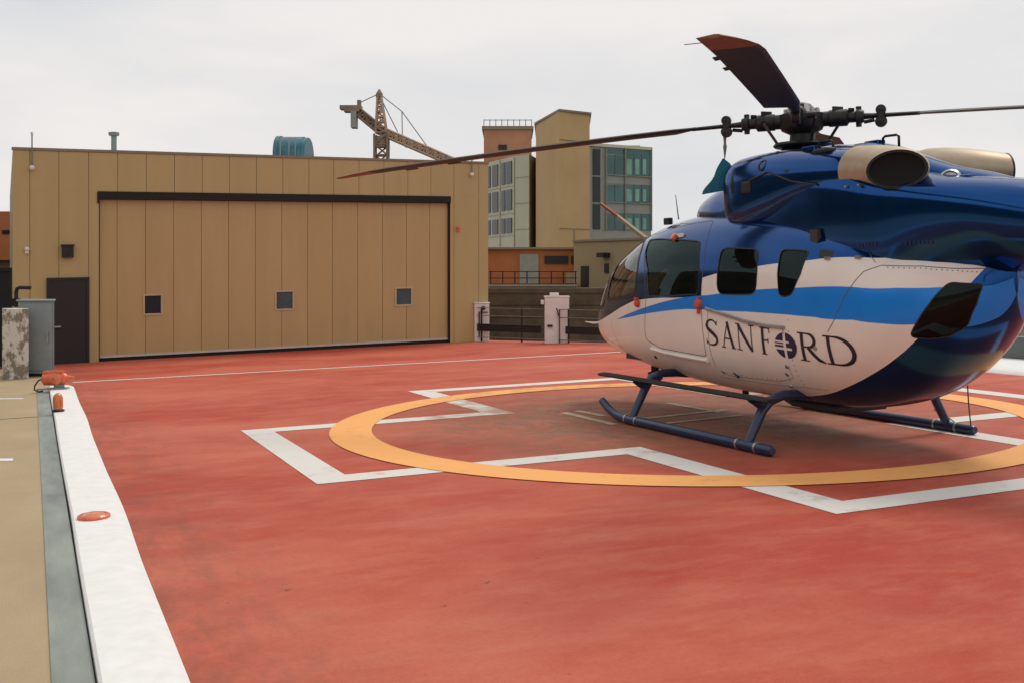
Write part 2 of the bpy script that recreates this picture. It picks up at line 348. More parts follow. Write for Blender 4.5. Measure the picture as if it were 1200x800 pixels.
seams=[hs(p) for p in (35,69,104,138,171.5,204.5,237,269,300.5,331.5,362,391,420.7,450,478,505,532,561)]
def panels(mb,s0,s1,z0,z1,n0,n1,cuts,g=.005):
    cs=[s0]+[c for c in cuts if s0+.05<c<s1-.05]+[s1]
    for i,(p,q) in enumerate(zip(cs[:-1],cs[1:])):
        hbox(mb,p+(g if i else 0),q-(g if i<len(cs)-2 else 0),n0,n1,z0,z1)
ms=bpy.context.view_layer
mb=MB()
panels(mb,sL,d0-.03,-.3,ZH+.16,-.05,0,seams); panels(mb,d1+.03,sR,-.3,ZH+.16,-.05,0,seams); panels(mb,sL,sR,ZH+.161,ZR-.06,-.05,0,seams)
hb(mb,'wall_panels','hangar')
mb=MB(); hbox(mb,sL+.02,d0-.035,-.12,-.06,-.3,ZR-.05); hbox(mb,d1+.035,sR-.02,-.12,-.06,-.3,ZR-.05); hbox(mb,d0-.034,d1+.034,-.12,-.06,ZH+.16,ZR-.05)
hb(mb,'panel_backing','groove')
# rest of the shell: side walls, back wall, roof
TP=.9   # the shell narrows towards the back of the plot
def hpoly(mb,P,z0,z1):
    v=[HW(s,n,z0) for s,n in P]+[HW(s,n,z1) for s,n in P]; m_=len(P)
    mb.add(v,[tuple(range(m_-1,-1,-1)),tuple(range(m_,2*m_))]+[(i,(i+1)%m_,m_+(i+1)%m_,m_+i) for i in range(m_)])
mb=MB(); hpoly(mb,[(sL+.005,-.121),(sL+TP,-14),(sR-.02,-14),(sR-.005,-.121)],-.3,ZR-.05)
hb(mb,'wall','hangar')
mb=MB(); hpoly(mb,[(sL+.0,-.01),(sL+TP,-14.02),(sR-.02,-14.02),(sR,-.01)],ZR-.045,ZR-.005); hb(mb,'roof','frameg')
tag(hang,'long tan metal clad hangar with one wide door and three small door windows','hangar')
mb=MB(); hbox(mb,sL-.02,sR+.02,-.06,.018,ZR-.055,ZR); hb(mb,'roof_trim','trim')
# door opening: black header and side seal, then the big bifold door
mb=MB(); hbox(mb,d0-.06,d1+.03,-.25,.03,ZH+.0,ZH+.155); hbox(mb,d0-.06,d0-.02,.001,.028,ZH-.09,ZH-.001); hb(mb,'door_header','header')
for a_,b_ in ((d1-.005,d1+.034),(d0-.03,d0-.012)):
    mb=MB(); hbox(mb,a_,b_,-.11,-.02,0,ZH-.002); hb(mb,'side_seal','header')
mb=MB(); zl=1.155; hw_=.225
wins=[(hs(168.5),hs(191.5)),(hs(323.5),hs(346)),(hs(464.5),hs(485))]
# door skin in vertical strips with window cut-outs
def doorskin():
    mb=MB(); cs=[d0]+[c for c in seams if d0+.05<c<d1-.05]+[d1]; g=.005; Z0,Z1=.12,ZH-.01
    ev=sorted(set([c for c in cs]+[x for w in wins for x in w]))
    for p,q in zip(ev[:-1],ev[1:]):
        a_=p+(g if p in cs and p!=d0 else 0); b_=q-(g if q in cs and q!=d1 else 0); m_=(p+q)/2
        if b_-a_<.002: continue
        inw=any(w[0]<m_<w[1] for w in wins)
        if inw: hbox(mb,a_,b_,-.13,-.09,Z0,zl-hw_); hbox(mb,a_,b_,-.13,-.09,zl+hw_,Z1)
        else: hbox(mb,a_,b_,-.13,-.09,Z0,Z1)
    return mb
door=hb(doorskin(),'hangar_door','door')
mb=MB()
ev=[d0]+[x for w in wins for x in w]+[d1]
for i in range(0,len(ev),2): hbox(mb,ev[i]+.001,ev[i+1]-.001,-.19,-.14,.12,ZH-.01)
for w in wins: hbox(mb,w[0],w[1],-.19,-.14,.12,zl-hw_); hbox(mb,w[0],w[1],-.19,-.14,zl+hw_,ZH-.01)
hb(mb,'door_backing','groove',door)
mb=MB(); hbox(mb,d0,d1,-.15,-.07,.075,.119); hb(mb,'door_foot_strip','doorfoot',door)
mb=MB(); hbox(mb,d0,d1,-.16,-.10,.0,.074); hb(mb,'rubber_seal','header',door)
for i,w in enumerate(wins):
    mb=MB(); t=.035
    hbox(mb,w[0],w[1],-.12,-.075,zl+hw_-t,zl+hw_); hbox(mb,w[0],w[1],-.12,-.075,zl-hw_,zl-hw_+t); hbox(mb,w[0],w[0]+t,-.12,-.0752,zl-hw_+t,zl+hw_-t); hbox(mb,w[1]-t,w[1],-.12,-.0752,zl-hw_+t,zl+hw_-t)
    wf=hb(mb,'window','doorframe',door)
    mb=MB(); hbox(mb,w[0]+t,w[1]-t,-.14,-.105,zl-hw_+t,zl+hw_-t); hb(mb,'pane',['glassd','doorglass','doorglass'][i],wf)
# side door, wall light
p0,p1=hs(57.5),hs(101.5); zt=1.72
mb=MB(); hbox(mb,p0,p1,.002,.03,-.02,zt); pd=hb(mb,'side_door','brown')
mb=MB(); hbox(mb,p0-.05,p0,.002,.045,-.05,zt+.05); hbox(mb,p1,p1+.05,.002,.045,-.05,zt+.05); hbox(mb,p0,p1,.002,.045,zt,zt+.05); hb(mb,'frame','black',pd)
mb=MB(); s_=p0+.1; hbox(mb,s_,s_+.12,.031,.07,.75,.78); hb(mb,'handle','steel',pd)
s_=hs(79); 
mb=MB(); hbox(mb,s_-.11,s_+.11,.001,.10,2.18,2.42); hbox(mb,s_-.13,s_+.13,.001,.13,2.42,2.45); lt=tag(mb.build('wall_light','dark'),'small dark box lamp on the hangar wall above the side door','wall light')
# thin conduits with white globes on the wall top
for px,y0,y1,yb,lab in ((37.5,156,197,293,'thin roof mast with a white tip above the left end of the hangar'),(553,186,205,None,'short thin mast with a small white globe at the right end of the hangar top')):
    s_=hs(px); X=HW(s_,.06,0); Yd=X.y
    mb=MB(); mb.tube([at(px,y0,Yd),at(px,y1,Yd)],.014,0,8); mm=empty('lightning_mast',Matrix.Translation(at(px,y1,Yd)))
    hb(mb,'rod','cable',mm)
    mb=MB(); c=at(px,y1,Yd); mb.lathe(c-Vector((0,0,.055)),(0,0,1),[(0,0),(.04,.015),(.055,.055),(.04,.095),(0,.11)]); hb(mb,'globe','pillar',mm,smooth=True)
    mb=MB(); c2=at(px,y0,Yd); mb.lathe(c2,(0,0,1),[(.02,-.05),(.03,0),(0,.03)],0,10); hb(mb,'tip','pillar',mm,smooth=True)
    tag(mm,lab,'mast')
for px,py,lab in ((31,292,'tiny white sensor low on the left end of the hangar wall'),(537,267,'tiny red sensor on the hangar wall right of the big door')):
    c=HW(hs(px),.0,0); c=at(px,py,c.y-.06)
    mb=MB(); mb.lathe(c+Vector((0,.05,0)),(0,-1,0),[(0,0),(.045,0),(.045,.04),(.03,.07),(0,.08)]); mb.box(c+Vector((-.03,.0,-.09)),c+Vector((.03,.05,-.04)))
    tag(mb.build('wall_sensor','pillar' if px<100 else 'siren',smooth='auto'),lab,'sensor')
# roof vent stack and round duct
def hang_at(px,py,n): # point on a plane n behind the wall
    q=(px-CX)/F; # line point: X=s ct + n st ; Y=DH+s st - n ct with X=qY
    s=(q*(DH-n*ct)-n*st_)/(ct-q*st_); Y=DH+s*st_-n*ct; return at(px,py,Y)
c=hang_at(133.5,174,-1.5); mb=MB(); mb.lathe(c-Vector((0,0,.15)),(0,0,1),[(.06,0),(.06,.42),(.11,.43),(.12,.50),(.02,.52),(0,.52)],0,14)
tag(mb.build('vent_pipe','galv',smooth='auto'),'slim grey vent pipe with a cap on the hangar roof','vent pipe')
c=hang_at(338,181,-6); rr=18.5/F*c.y; hh=24/F*c.y
dc=empty('roof_duct',Matrix.Translation(c))
mb=MB()   # half-round ribbed hood, arched over its own width
n=20; dep=1.6
for j,(dx0,dx1,r_) in enumerate(((-rr,-rr+.12,1.03),(-rr+.12,rr-.12,1.0),(rr-.12,rr,.97))):
    vs=[]
    for i in range(n+1):
        t=math.pi*i/n
        for X in (dx0,dx1): vs.append(c+Vector((X,dep/2-math.cos(t)*dep/2*r_,-.25+(hh+.25)*r_*math.sin(t)**.6)))
    mb.add(vs,[(2*i,2*i+1,2*i+3,2*i+2) for i in range(n)]+[tuple(range(0,2*n+2,2))[::-1],tuple(range(1,2*n+2,2))])
hb(mb,'hood','duct',dc,smooth='auto')
mb=MB()
for X in (-.5,.05,.45): mb.box(c+Vector((X*rr-.015,-.04,-.25)),c+Vector((X*rr+.015,0,hh*.8)))
hb(mb,'rib','galv',dc)
tag(dc,'rounded teal blue ventilation hood standing on the hangar roof','roof vent')

# ================================================================ THINGS LEFT OF THE HANGAR
def standing(px0,px1,ytop,Y,zb=None,dep=.5):
    x0=(px0-CX)/F*Y; x1=(px1-CX)/F*Y; zt=zof(ytop,Y); zb=K*(x0+x1)/2-.02 if zb is None else zb
    return x0,x1,zb,zt
Y=gnd(42,440)[1]; x0,x1,zb,zt=standing(21,63.5,353.5,Y)
cab=empty('electrical_cabinet',Matrix.Translation(((x0+x1)/2,Y,zb)))
q_=(Y+.6)/Y; mb=MB(); mb.prism([(x0,Y),(x1,Y),(x1*q_,Y+.6),(x0*q_,Y+.6)],zb+.06,zt); mb.prism([(x0-.02,Y-.03),(x1+.02,Y-.03),(x1*q_+.02,Y+.62),(x0*q_-.02,Y+.62)],zt,zt+.03); hb(mb,'body','galv',cab,bevel=.008)
mb=MB(); mb.box((x0+.03,Y-.02,zb+.12),(x1-.03,Y-.001,zt-.04)); dd=hb(mb,'door','galv',cab,bevel=.006)
mb=MB(); mb.box((x1-.12,Y-.045,zb+.62),(x1-.09,Y-.021,zb+.82)); hb(mb,'handle','steel',dd)
mb=MB(); mb.prism([(x0+.02,Y+.02),(x1-.02,Y+.02),(x1*q_-.02,Y+.58),(x0*q_+.02,Y+.58)],zb-.05,zb+.059); hb(mb,'plinth','black',cab)
tag(cab,'tall grey green metal cabinet beside the side door of the hangar','cabinet')
Y2=Y-.5; x0,x1,zb,zt=standing(2.5,33.5,362,Y2)
MT['camo']=None
def camo():
    m=bpy.data.materials.new('peeling_white_paint'); m.use_nodes=True; t=m.node_tree; n=t.nodes; l=t.links; b=n['Principled BSDF']; b.inputs['Roughness'].default_value=.85
    tc=n.new('ShaderNodeTexCoord'); mp=n.new('ShaderNodeMapping'); mp.inputs['Scale'].default_value=(1.3,1,.8); l.new(tc.outputs['Object'],mp.inputs[0])
    no=n.new('ShaderNodeTexNoise'); no.inputs['Scale'].default_value=7; no.inputs['Detail'].default_value=5; no.inputs['Roughness'].default_value=.6; l.new(mp.outputs[0],no.inputs['Vector'])
    ra=n.new('ShaderNodeValToRGB'); e=ra.color_ramp.elements; e[0].position=.44; e[0].color=(.24,.20,.15,1); e[1].position=.53; e[1].color=(.64,.60,.54,1); l.new(no.outputs[0],ra.inputs[0]); l.new(ra.outputs[0],b.inputs['Base Color']); return m
MT['camo']=camo()
q_=(Y2+.35)/Y2; mb=MB(); mb.prism([(x0,Y2),(x1,Y2),(x1*q_,Y2+.35),(x0*q_,Y2+.35)],zb,zt)
tag(mb.build('concrete_pillar','camo',bevel=.012),'weathered pillar with peeling white paint in front of the grey cabinet','pillar')
mb=MB(); yy=Y+.3; mb.tube([at(19,360,yy),at(19,343,yy),at(20,338.5,yy),at(23,337,yy),at(36,337.5,yy)],.035,0,10); mb.tube([at(19,359,yy),at(19,350,yy)],.075,0,12)
tag(mb.build('bent_pipe','dark',smooth='auto'),'dark pipe bent to the right on top of the grey cabinet','pipe')
# brick building far left and dark wall below it
mb=MB(); Yb=45; a0=at(-60,248,Yb); a1=at(16.5,248,Yb); a1.x+=3; zb=zof(305,Yb)
bb=empty('brick_building',Matrix.Translation((a0.x,Yb,-9)))
mb.box((a0.x-14,Yb,zb),(a1.x,Yb+12,a0.z)); hb(mb,'upper_storey','brick',bb)
mb=MB(); mb.box((a0.x-14,Yb+.25,-9),(a1.x,Yb+11.8,zb-.002)); hb(mb,'lower_storey','wallb',bb)
mb=MB(); p=at(3,270,Yb); q=at(12.5,274.5,Yb); mb.box((p.x,Yb-.04,q.z),(q.x,Yb-.001,p.z)); hb(mb,'window','glassd',bb)
# unseen wing added left of the walkway, to reflect dark in paint and windows
mb=MB(); mb.prism([(-19,-6),(-24,32),(-40,34),(-38,-8)],-9,7.0); hb(mb,'added_reflection_wing','wallb',bb)
for i in range(9):
    for j in range(2):
        f=(i+.5)/9; X=-19-5*f+.03; Yq=-6+38*f; d_=Vector((-5,38,0)).normalized(); nv=Vector((38,5,0)).normalized()
        c=Vector((-19,-6,0))+d_*38.3*f+nv*.02; mb=MB(); a_=c-d_*.8; b_=c+d_*.8; z=1.2+3*j
        mb.slab((b_.x,b_.y,z),(a_.x,a_.y,z),(a_.x,a_.y,z+1.7),(b_.x,b_.y,z+1.7),.015); hb(mb,'window','glassd',bb)
tag(bb,'red brown brick building glimpsed beyond the left end of the hangar','building')
mb=MB(); Yb=gnd(0,431)[1]+2.6; x0=(-90-CX)/F*Yb; x1=(15.5-CX)/F*Yb; 
mb.box((x0,Yb,-.6),(x1,Yb+.2,zof(316,Yb))); mb.box((x0,Yb-.04,zof(318,Yb)),(x1,Yb+.24,zof(314,Yb)))
tag(mb.build('dark_screen_wall','black'),'black screen wall left of the hangar behind the peeling pillar','wall')

# ---- siren / floodlight head at the far end of the left kerb
u,v=uv(*gnd(67,458)); M=UV@Matrix.Translation((u,v,.035))@Matrix.Rotation(-YAW,4,'Z')
sr=empty('obstruction_light',M)
def loc(mb,name,m,parent,**k):
    o=mb.build(name,m,parent,**k); return o
mb=MB(); mb.box((-.16,-.09,0),(.16,.09,.02)); mb.box((-.04,-.04,.02),(.10,.04,.075)); loc(mb,'base','galv',sr,bevel=.004)
mb=MB(); mb.tube([(-.23,0,.15),(-.20,0,.155),(-.02,0,.165),(.13,0,.16),(.17,0,.16)],[.05,.095,.105,.085,.05],0,18); mb.tube([(.16,0,.165),(.27,0,.17)],[.05,.02],0,12); mb.box((-.20,-.05,.245),(.10,.05,.285)); loc(mb,'housing','siren',sr,smooth='auto',bevel=.006)
mb=MB(); mb.lathe((.03,-.085,.15),(0,-1,0),[(0,0),(.07,0),(.07,.03),(.045,.045),(0,.05)]); loc(mb,'lens','amber',sr,smooth='auto')
mb=MB(); mb.tube([(-.2,0,.17),(-.28,-.02,.14),(-.33,-.04,.06),(-.33,-.06,.0),(-.26,-.07,-.03),(-.2,-.05,-.02)],.012,0,8); loc(mb,'power_cable','black',sr,smooth=True)
tag(sr,'red floodlight housing with a looped cable at the far end of the white kerb','light')
# bottle-shaped red light on the kerb
u,v=uv(*gnd(68,485)); M=UV@Matrix.Translation((u,v,.035))@Matrix.Rotation(-YAW,4,'Z')
bl=empty('marker_light',M)
mb=MB(); mb.lathe((0,0,0),(0,0,1),[(0,0),(.075,0),(.08,.02),(.06,.03)],0,16); loc(mb,'base','dark',bl,smooth='auto')
mb=MB(); mb.lathe((0,0,.03),(0,0,1),[(.055,0),(.062,.03),(.062,.14),(.05,.18),(.02,.205),(0,.21)],0,18); loc(mb,'globe','amber',bl,smooth='auto')
tag(bl,'small upright orange marker light standing on the white kerb near the floodlight','marker light')
u,v=uv(*gnd(110,612)); M=UV@Matrix.Translation((u,v,.036))@Matrix.Rotation(-YAW,4,'Z')
fl=empty('inset_light',M)
mb=MB(); mb.lathe((0,0,0),(0,0,1),[(0,0),(.108,0),(.110,.016),(.098,.026),(.082,.026)],0,32); loc(mb,'rim','siren',fl,smooth='auto')
mb=MB(); mb.lathe((0,0,.0),(0,0,1),[(.082,.024),(.06,.034),(.03,.040),(0,.042)],0,32); loc(mb,'lens','amber',fl,smooth=True)
tag(fl,'flat round orange inset light on the white kerb in the foreground','inset light')

# ================================================================ RAIL AND WALL RIGHT OF THE HANGAR
wr=empty('retaining_wall',Matrix.Translation((2,34,-9)))
Yw=34.0
mb=MB(); x0=(560-CX)/F*Yw; x1=(1000-CX)/F*Yw; zt=zof(338,Yw)
mb.box((x0,Yw,-9),(x1,Yw+1,zt)); hb(mb,'wall','wallb',wr)
mb=MB(); zz=zof(362,Yw)
for i in range(4): 
    z=zof(342+i*14,Yw); mb.box((x0,Yw-.03,z-.04),(x1,Yw-.001,z+.04))
hb(mb,'ledge','wallb',wr)
tag(wr,'dark brown stepped wall rising behind the white posts right of the hangar','wall')
def post(name,px0,px1,ytop,ybot,label,slab=None):
    g=gnd((px0+px1)/2,ybot); Y=g[1]; x0=(px0-CX)/F*Y; x1=(px1-CX)/F*Y; zb=zof(ybot,Y); zt=zof(ytop,Y)
    e=empty(name,Matrix.Translation(((x0+x1)/2,Y,zb))); mb=MB(); d=.35
    mb.box((x0,Y,zb-.05),(x1,Y+d,zt)); mb.box((x0-.015,Y-.015,zt),(x1+.015,Y+d+.015,zt+.025)); hb(mb,'body','pillar',e,bevel=.01)
    return e,x0,x1,Y,zb,zt
e,x0,x1,Y,zb,zt=post('white_post',556,573,356,400,'')
mb=MB(); mb.box((x0+.1,Y-.03,zb+.1),(x0+.13,Y-.001,zt-.2)); mb.box((x0+.13,Y-.03,zt-.22),(x1-.02,Y-.001,zt-.2)); hb(mb,'bracket','dark',e)
mb=MB(); mb.lathe((x0+.22,Y-.001,zt-.11),(0,-1,0),[(0,.02),(.05,.02),(.05,0)],0,14); hb(mb,'button','dark',e)
tag(e,'white post with a round dark button against the right end of the hangar','post')
e,x0,x1,Y,zb,zt=post('white_post',638.5,667,348.5,402,'')
mb=MB(); mb.box((x0+.12,Y+.05,zt+.026),(x0+.33,Y+.3,zt+.10)); hb(mb,'cap_box','pillar',e,bevel=.01)
mb=MB(); mb.box((x0-.09,Y+.02,zb+.9),(x0-.016,Y+.25,zb+1.0)); hb(mb,'side_box','pillar',e,bevel=.01)
mb=MB(); xm=(x0*.42+x1*.58); mb.box((xm,Y-.05,zb),(xm+.02,Y-.001,zb+.78)); mb.tube([(xm,Y-.05,zb+.62),(xm-.06,Y-.05,zb+.82)],.012); mb.box((x0+.06,Y-.05,zb+.38),(x0+.18,Y-.001,zb+.43)); hb(mb,'bracket','dark',e)
tag(e,'wide white post with a small box on top standing near the helicopter nose','post')
# net safety rail between the posts
rl=empty('safety_rail',Matrix.Translation((0,27,0)))
def gpt(px,py,Y): return at(px,py,Y)
Ya,Yb_=27.2,24.9
xa=(559-CX)/F*Ya; xb=(745-CX)/F*Yb_
def rp(f,z): return Vector((xa+(xb-xa)*f,Ya+(Yb_-Ya)*f+.1,z))
def zz(f,py): Y=Ya+(Yb_-Ya)*f; return zof(py,Y)
mb=MB()
for f0,f1 in ((0,.42),(.58,1.6)):
    a_,b_=rp(f0,zz(f0,379.5)),rp(f1,zz(0,379.5)); 
    mb.slab(rp(f0,zz(0,388)),rp(f1,zz(0,388)),rp(f1,zz(0,379.5)),rp(f0,zz(0,379.5)),.05)
hb(mb,'board','dark',rl)
mb=MB()
for py in (361,370,395): mb.tube([rp(0,zz(0,py)),rp(1.6,zz(0,py))],.010,0,6)
hb(mb,'wire','cable',rl)
for f in (0.03,.30,.60,.85,1.1,1.35,1.6):
    mb=MB(); p=rp(f,0); mb.tube([p+Vector((0,.04,K*p.x-.4)),p+Vector((0,.04,zz(0,360)))],.022,0,8); hb(mb,'upright','dark',rl)
tag(rl,'low dark wire rail with a board along the far pad edge between the white posts','rail')

# red base building with guard rail, seen above the wall
Yr=40.
rb=empty('red_annex',Matrix.Translation((2,Yr,-9)))
def rect(mb,px0,py0,px1,py1,Y,d0,d1,mi=0):
    p=at(px0,py0,Y); q=at(px1,py1,Y); mb.box((p.x,Y-d1,q.z),(q.x,Y-d0,p.z),mi)
mb=MB(); rect(mb,560,292.5,690,430,Yr,-6,0); hb(mb,'wall','brick',rb)
mb=MB(); rect(mb,609,298,631,334,Yr,.001,.05); hb(mb,'door','frameg',rb)
mb=MB(); rect(mb,638,300,666,309.5,Yr,.001,.05); rect(mb,669,300,676,309.5,Yr,.001,.05); hb(mb,'window','black',rb)
mb=MB(); rect(mb,560,290,690,292.4,Yr,-6.1,.15); hb(mb,'coping','trim',rb)
mb=MB(); rect(mb,663,320,673.5,332,Yr,.3,.32); hb(mb,'bench_box','beige',rb)
tag(rb,'low orange red brick annex with a dark strip window below the tall building','building')
gr=empty('guard_rail',Matrix.Translation((0,Yr-2,0)))
mb=MB(); Yg=Yr-2.5
for py in (318.5,326,333): mb.tube([at(573,py,Yg),at(676,py,Yg)],.018,0,6)
hb(mb,'rail','black',gr)
for i in range(8):
    mb=MB(); px=575+i*14.2; mb.tube([at(px,318,Yg),at(px,341,Yg)],.022,0,6); hb(mb,'upright','black',gr)
mb=MB(); p=at(572,333.5,Yg); q=at(676,336,Yg); mb.box((p.x,Yg-.1,q.z),(q.x,Yr-.001,p.z)); hb(mb,'walk_edge','panels',gr)
tag(gr,'thin dark guard rail in front of the red brick annex','railing')
# tan annex
ta=empty('tan_annex',Matrix.Translation((4,37,-9)))
A=at(672.5,283,38); B=at(860,250,32)
zt=A.z; B=Vector((B.x,32,zt))
mb=MB(); mb.prism([(A.x,38),(B.x,32),(B.x+6,40),(A.x+5,46)],-9,zt); hb(mb,'wall','stone2',ta)
dd=(B-A).normalized(); nn=Vector((dd.y,-dd.x,0)); 
if nn.y>0: nn=-nn
def onA(px): # point on facade line for column px
    q=(px-CX)/F; t=(A.x-q*A.y)/(q*dd.y-dd.x); return A+dd*t
def arect(mb,px0,y0,px1,y1,off0,off1,mi=0):
    a_=onA(px0); b_=onA(px1); z1=zof(y0,a_.y); z0=zof(y1,a_.y)
    P=[]
    for z in (z0,z1):
        for p,o in ((a_,off1),(b_,off1),(b_,off0),(a_,off0)): P.append((p.x+nn.x*o,p.y+nn.y*o,z))
    mb.add(P,[(3,2,1,0),(4,5,6,7),(0,1,5,4),(1,2,6,5),(2,3,7,6),(3,0,4,7)],mi)
for r_ in ((681.5,312,690,336.5),(709,309,713.5,320)):
    mb=MB(); arect(mb,*r_,.001,.04); f_=hb(mb,'window','black',ta)
mb=MB(); arect(mb,672.6,281.5,859,284,.001,.06); hb(mb,'coping','trim',ta)
mb=MB(); arect(mb,707,296.5,715,302,.001,.3); hb(mb,'wall_lamp','black',ta)
tag(ta,'plain tan annex with a narrow dark window beside the helicopter nose','building')

# ================================================================ TALL BUILDING BEHIND
tb=empty('tower_block',Matrix.Translation((3,70,-9)))
Yt=70.
def colx(px,Y): return (px-CX)/F*Y
zt=zof(130.5,Yt-0)
# tan stair tower: corner nearest the camera at column 655
c1=(colx(655,66),66); c0=(colx(628,72),72); c2=(colx(691,67.5),67.5); zt=zof(130.5,66)
mb=MB(); mb.prism([c0,c1,c2,(c2[0]*1.13,c2[1]*1.15),(c0[0]*1.12,80)],-9,zt); hb(mb,'stair_tower','stone',tb)
mb=MB(); mb.prism([(c0[0]-.1,c0[1]),(c1[0],c1[1]-.1),(c2[0]+.1,c2[1]-.1),(c2[0]*1.13,c2[1]*1.15),(c0[0]*1.12,80.1)],zt,zt+.12); hb(mb,'coping','trim',tb)
mb=MB()
def on(c0_,c1_,px):
    q=(px-CX)/F; dx,dy=c1_[0]-c0_[0],c1_[1]-c0_[1]; t=(q*c0_[1]-c0_[0])/(dx-q*dy); return (c0_[0]+dx*t,c0_[1]+dy*t)
def facade(mb,ca,cb,px0,y0,px1,y1,o0=.002,o1=.06,mi=0,ref=None):
    a_=on(ca,cb,px0); b_=on(ca,cb,px1); Yr_=ref or (a_[1]+b_[1])/2; z1,z0=zof(y0,Yr_),zof(y1,Yr_)
    dx,dy=cb[0]-ca[0],cb[1]-ca[1]; L_=math.hypot(dx,dy); nx,ny=dy/L_,-dx/L_
    if ny>0: nx,ny=-nx,-ny
    P=[(p[0]+nx*o,p[1]+ny*o,z) for z in (z0,z1) for p,o in ((a_,o1),(b_,o1),(b_,o0),(a_,o0))]
    mb.add(P,[(3,2,1,0),(4,5,6,7),(0,1,5,4),(1,2,6,5),(2,3,7,6),(3,0,4,7)],mi)
for r_ in ((655.5,165,690.5,165.5),(655.5,268,690.5,268.5),(672.5,268.6,673,290)):
    mb=MB(); facade(mb,c1,c2,*r_); hb(mb,'panel_joint','stone2',tb)
# glazed corner block right of the tower
g0=(colx(688,68.0),68.0); g1=(colx(763,70.5),70.5); g2=(g1[0]+.6,84); zt=zof(170,68.5)
mb=MB(); mb.prism([g0,g1,g2,(g0[0]+1,84)],-9,zt); gb=hb(mb,'glazed_block','frameg',tb)
mb=MB(); facade(mb,g0,g1,689,170.5,763.2,174,.002,.12); hb(mb,'roof_band','panelg',tb)
mb=MB()
for y0,y1 in ((175,205.5),(207.5,237),(239.5,269)): facade(mb,g0,g1,694.5,y0,703,y1,.002,.05)
hb(mb,'strip_window','glassd',tb)
for (y0,y1) in ((182,206),(217,237.5),(251,270)):
    for (p0_,p1_) in ((710,719.5),(720.3,731),(732,741.5),(742.5,750.5),(751.3,761.5)):
        mb=MB(); facade(mb,g0,g1,p0_,y0,p1_,y1,.002,.05); f_=hb(mb,'window','glassb',tb)
        if p0_>731:
            mb=MB(); facade(mb,g0,g1,p0_+1.5,y0+5,p1_-(2 if p0_<750 else 5),y1-1,.051,.06); hb(mb,'blind','glassp',f_)
for (y0,y1) in ((176,181.5),(206.6,216.4),(238.2,250.4)):
    mb=MB(); facade(mb,g0,g1,710,y0,761.5,y1,.002,.03); hb(mb,'spandrel','glassb' if y0<180 else 'frameg',tb)
mb=MB()
for px in (709,731.3,762): facade(mb,g0,g1,px,174.2,px+.7,271,.04,.16)
for y in (206.2,238): facade(mb,g0,g1,709,y,762,y+.7,.04,.14)
hb(mb,'mullion','frameg',tb)
mb=MB()
for px,h in ((722,2.5),(736,1.8),(748,3.2),(757,2.2)):
    p=on(g0,g1,px); mb.box((p[0]-.35,p[1]+2,zt),(p[0]+.35,p[1]+3,zt+h*.11))
hb(mb,'roof_unit','panels',tb)
tag(tb,'tall tan stair tower joined to a teal glazed block behind the hangar','building')
# left wing with window rows
lw=empty('panelled_wing',Matrix.Translation((-1,75,-9)))
w0=(colx(540,84),84); w1=(colx(603,74),74); w2=(colx(620,73),73); w3=(colx(638,79),79); zt=zof(183,74)
mb=MB(); mb.prism([w0,w1,w2,w3,(w3[0],90),(w0[0],92)],zof(292,74),zt); hb(mb,'wall','panelg',lw)
mb=MB(); mb.prism([(w0[0]+.3,w0[1]+.3),(w1[0],w1[1]+.4),(w2[0],w2[1]+.4),(w3[0],w3[1]+.3),(w3[0]-.3,89),(w0[0]+.3,91)],-9,zof(292,74)-.01); hb(mb,'undercroft','wallb',lw)
mb=MB(); facade(mb,w2,w3,620.3,183,637.8,291.5,.002,.03,ref=74); hb(mb,'side_shade_panel','panels',lw)  # side face coloured darker to stand for its shade
for (y0,y1) in ((189,215),(222,246),(255.5,273)):
    for (p0_,p1_) in ((570.5,575),(577.5,584),(588.3,592.3),(594,600.2)):
        mb=MB(); facade(mb,w0,w1,p0_,y0,p1_,y1,.002,.06,ref=74.5); hb(mb,'window','glassd',lw)
mb=MB()
for y in (207.5,238,268.5): facade(mb,w1,w2,603.3,y,619.7,y+.6,.002,.03,ref=73.5); facade(mb,w2,w3,620.6,y,637.5,y+.6,.031,.05,ref=74)
for y in (218,250,276): facade(mb,w0,w1,568,y,602.5,y+.5,.002,.03,ref=74.5)
facade(mb,w1,w2,602.6,184,603.3,291,.002,.05,ref=73.5); facade(mb,w0,w1,586,184,586.6,291,.002,.05,ref=74.5)
hb(mb,'panel_joint','panels',lw)
mb=MB(); q=(colx(628.5,78),78); mb.box((q[0],78.4,zof(213,78)),(colx(636,78),78.6,zof(202,78))); hb(mb,'vent_recess','black',lw)
tag(lw,'pale grey green panelled wing with three rows of dark windows','building')
ph=empty('brick_penthouse',Matrix.Translation((-1.5,85,zof(183,74))))
mb=MB(); p=at(567,152,86); q=at(623,152,86); mb.box((p.x,86,zof(183,74)-.5),(q.x,92,p.z)); hb(mb,'wall','brick2',ph)
mb=MB(); mb.box((p.x-.15,85.85,p.z),(q.x+.15,92.1,p.z+.25)); hb(mb,'coping','trim',ph)
mb=MB(); z0=p.z+.25
for i in range(9):
    x=p.x+(q.x-p.x)*i/8; mb.tube([(x,86.2,z0),(x,86.2,z0+.55)],.03,0,5)
mb.tube([(p.x,86.2,z0+.5),(q.x,86.2,z0+.5)],.03,0,5); hb(mb,'roof_rail','cable',ph)
mb=MB(); a_=at(584,170,86); b_=at(594,176,86); mb.box((a_.x,85.95,b_.z),(b_.x,85.999,a_.z)); hb(mb,'vent','black',ph)
tag(ph,'small brick red penthouse with a roof rail left of the tan tower','building')

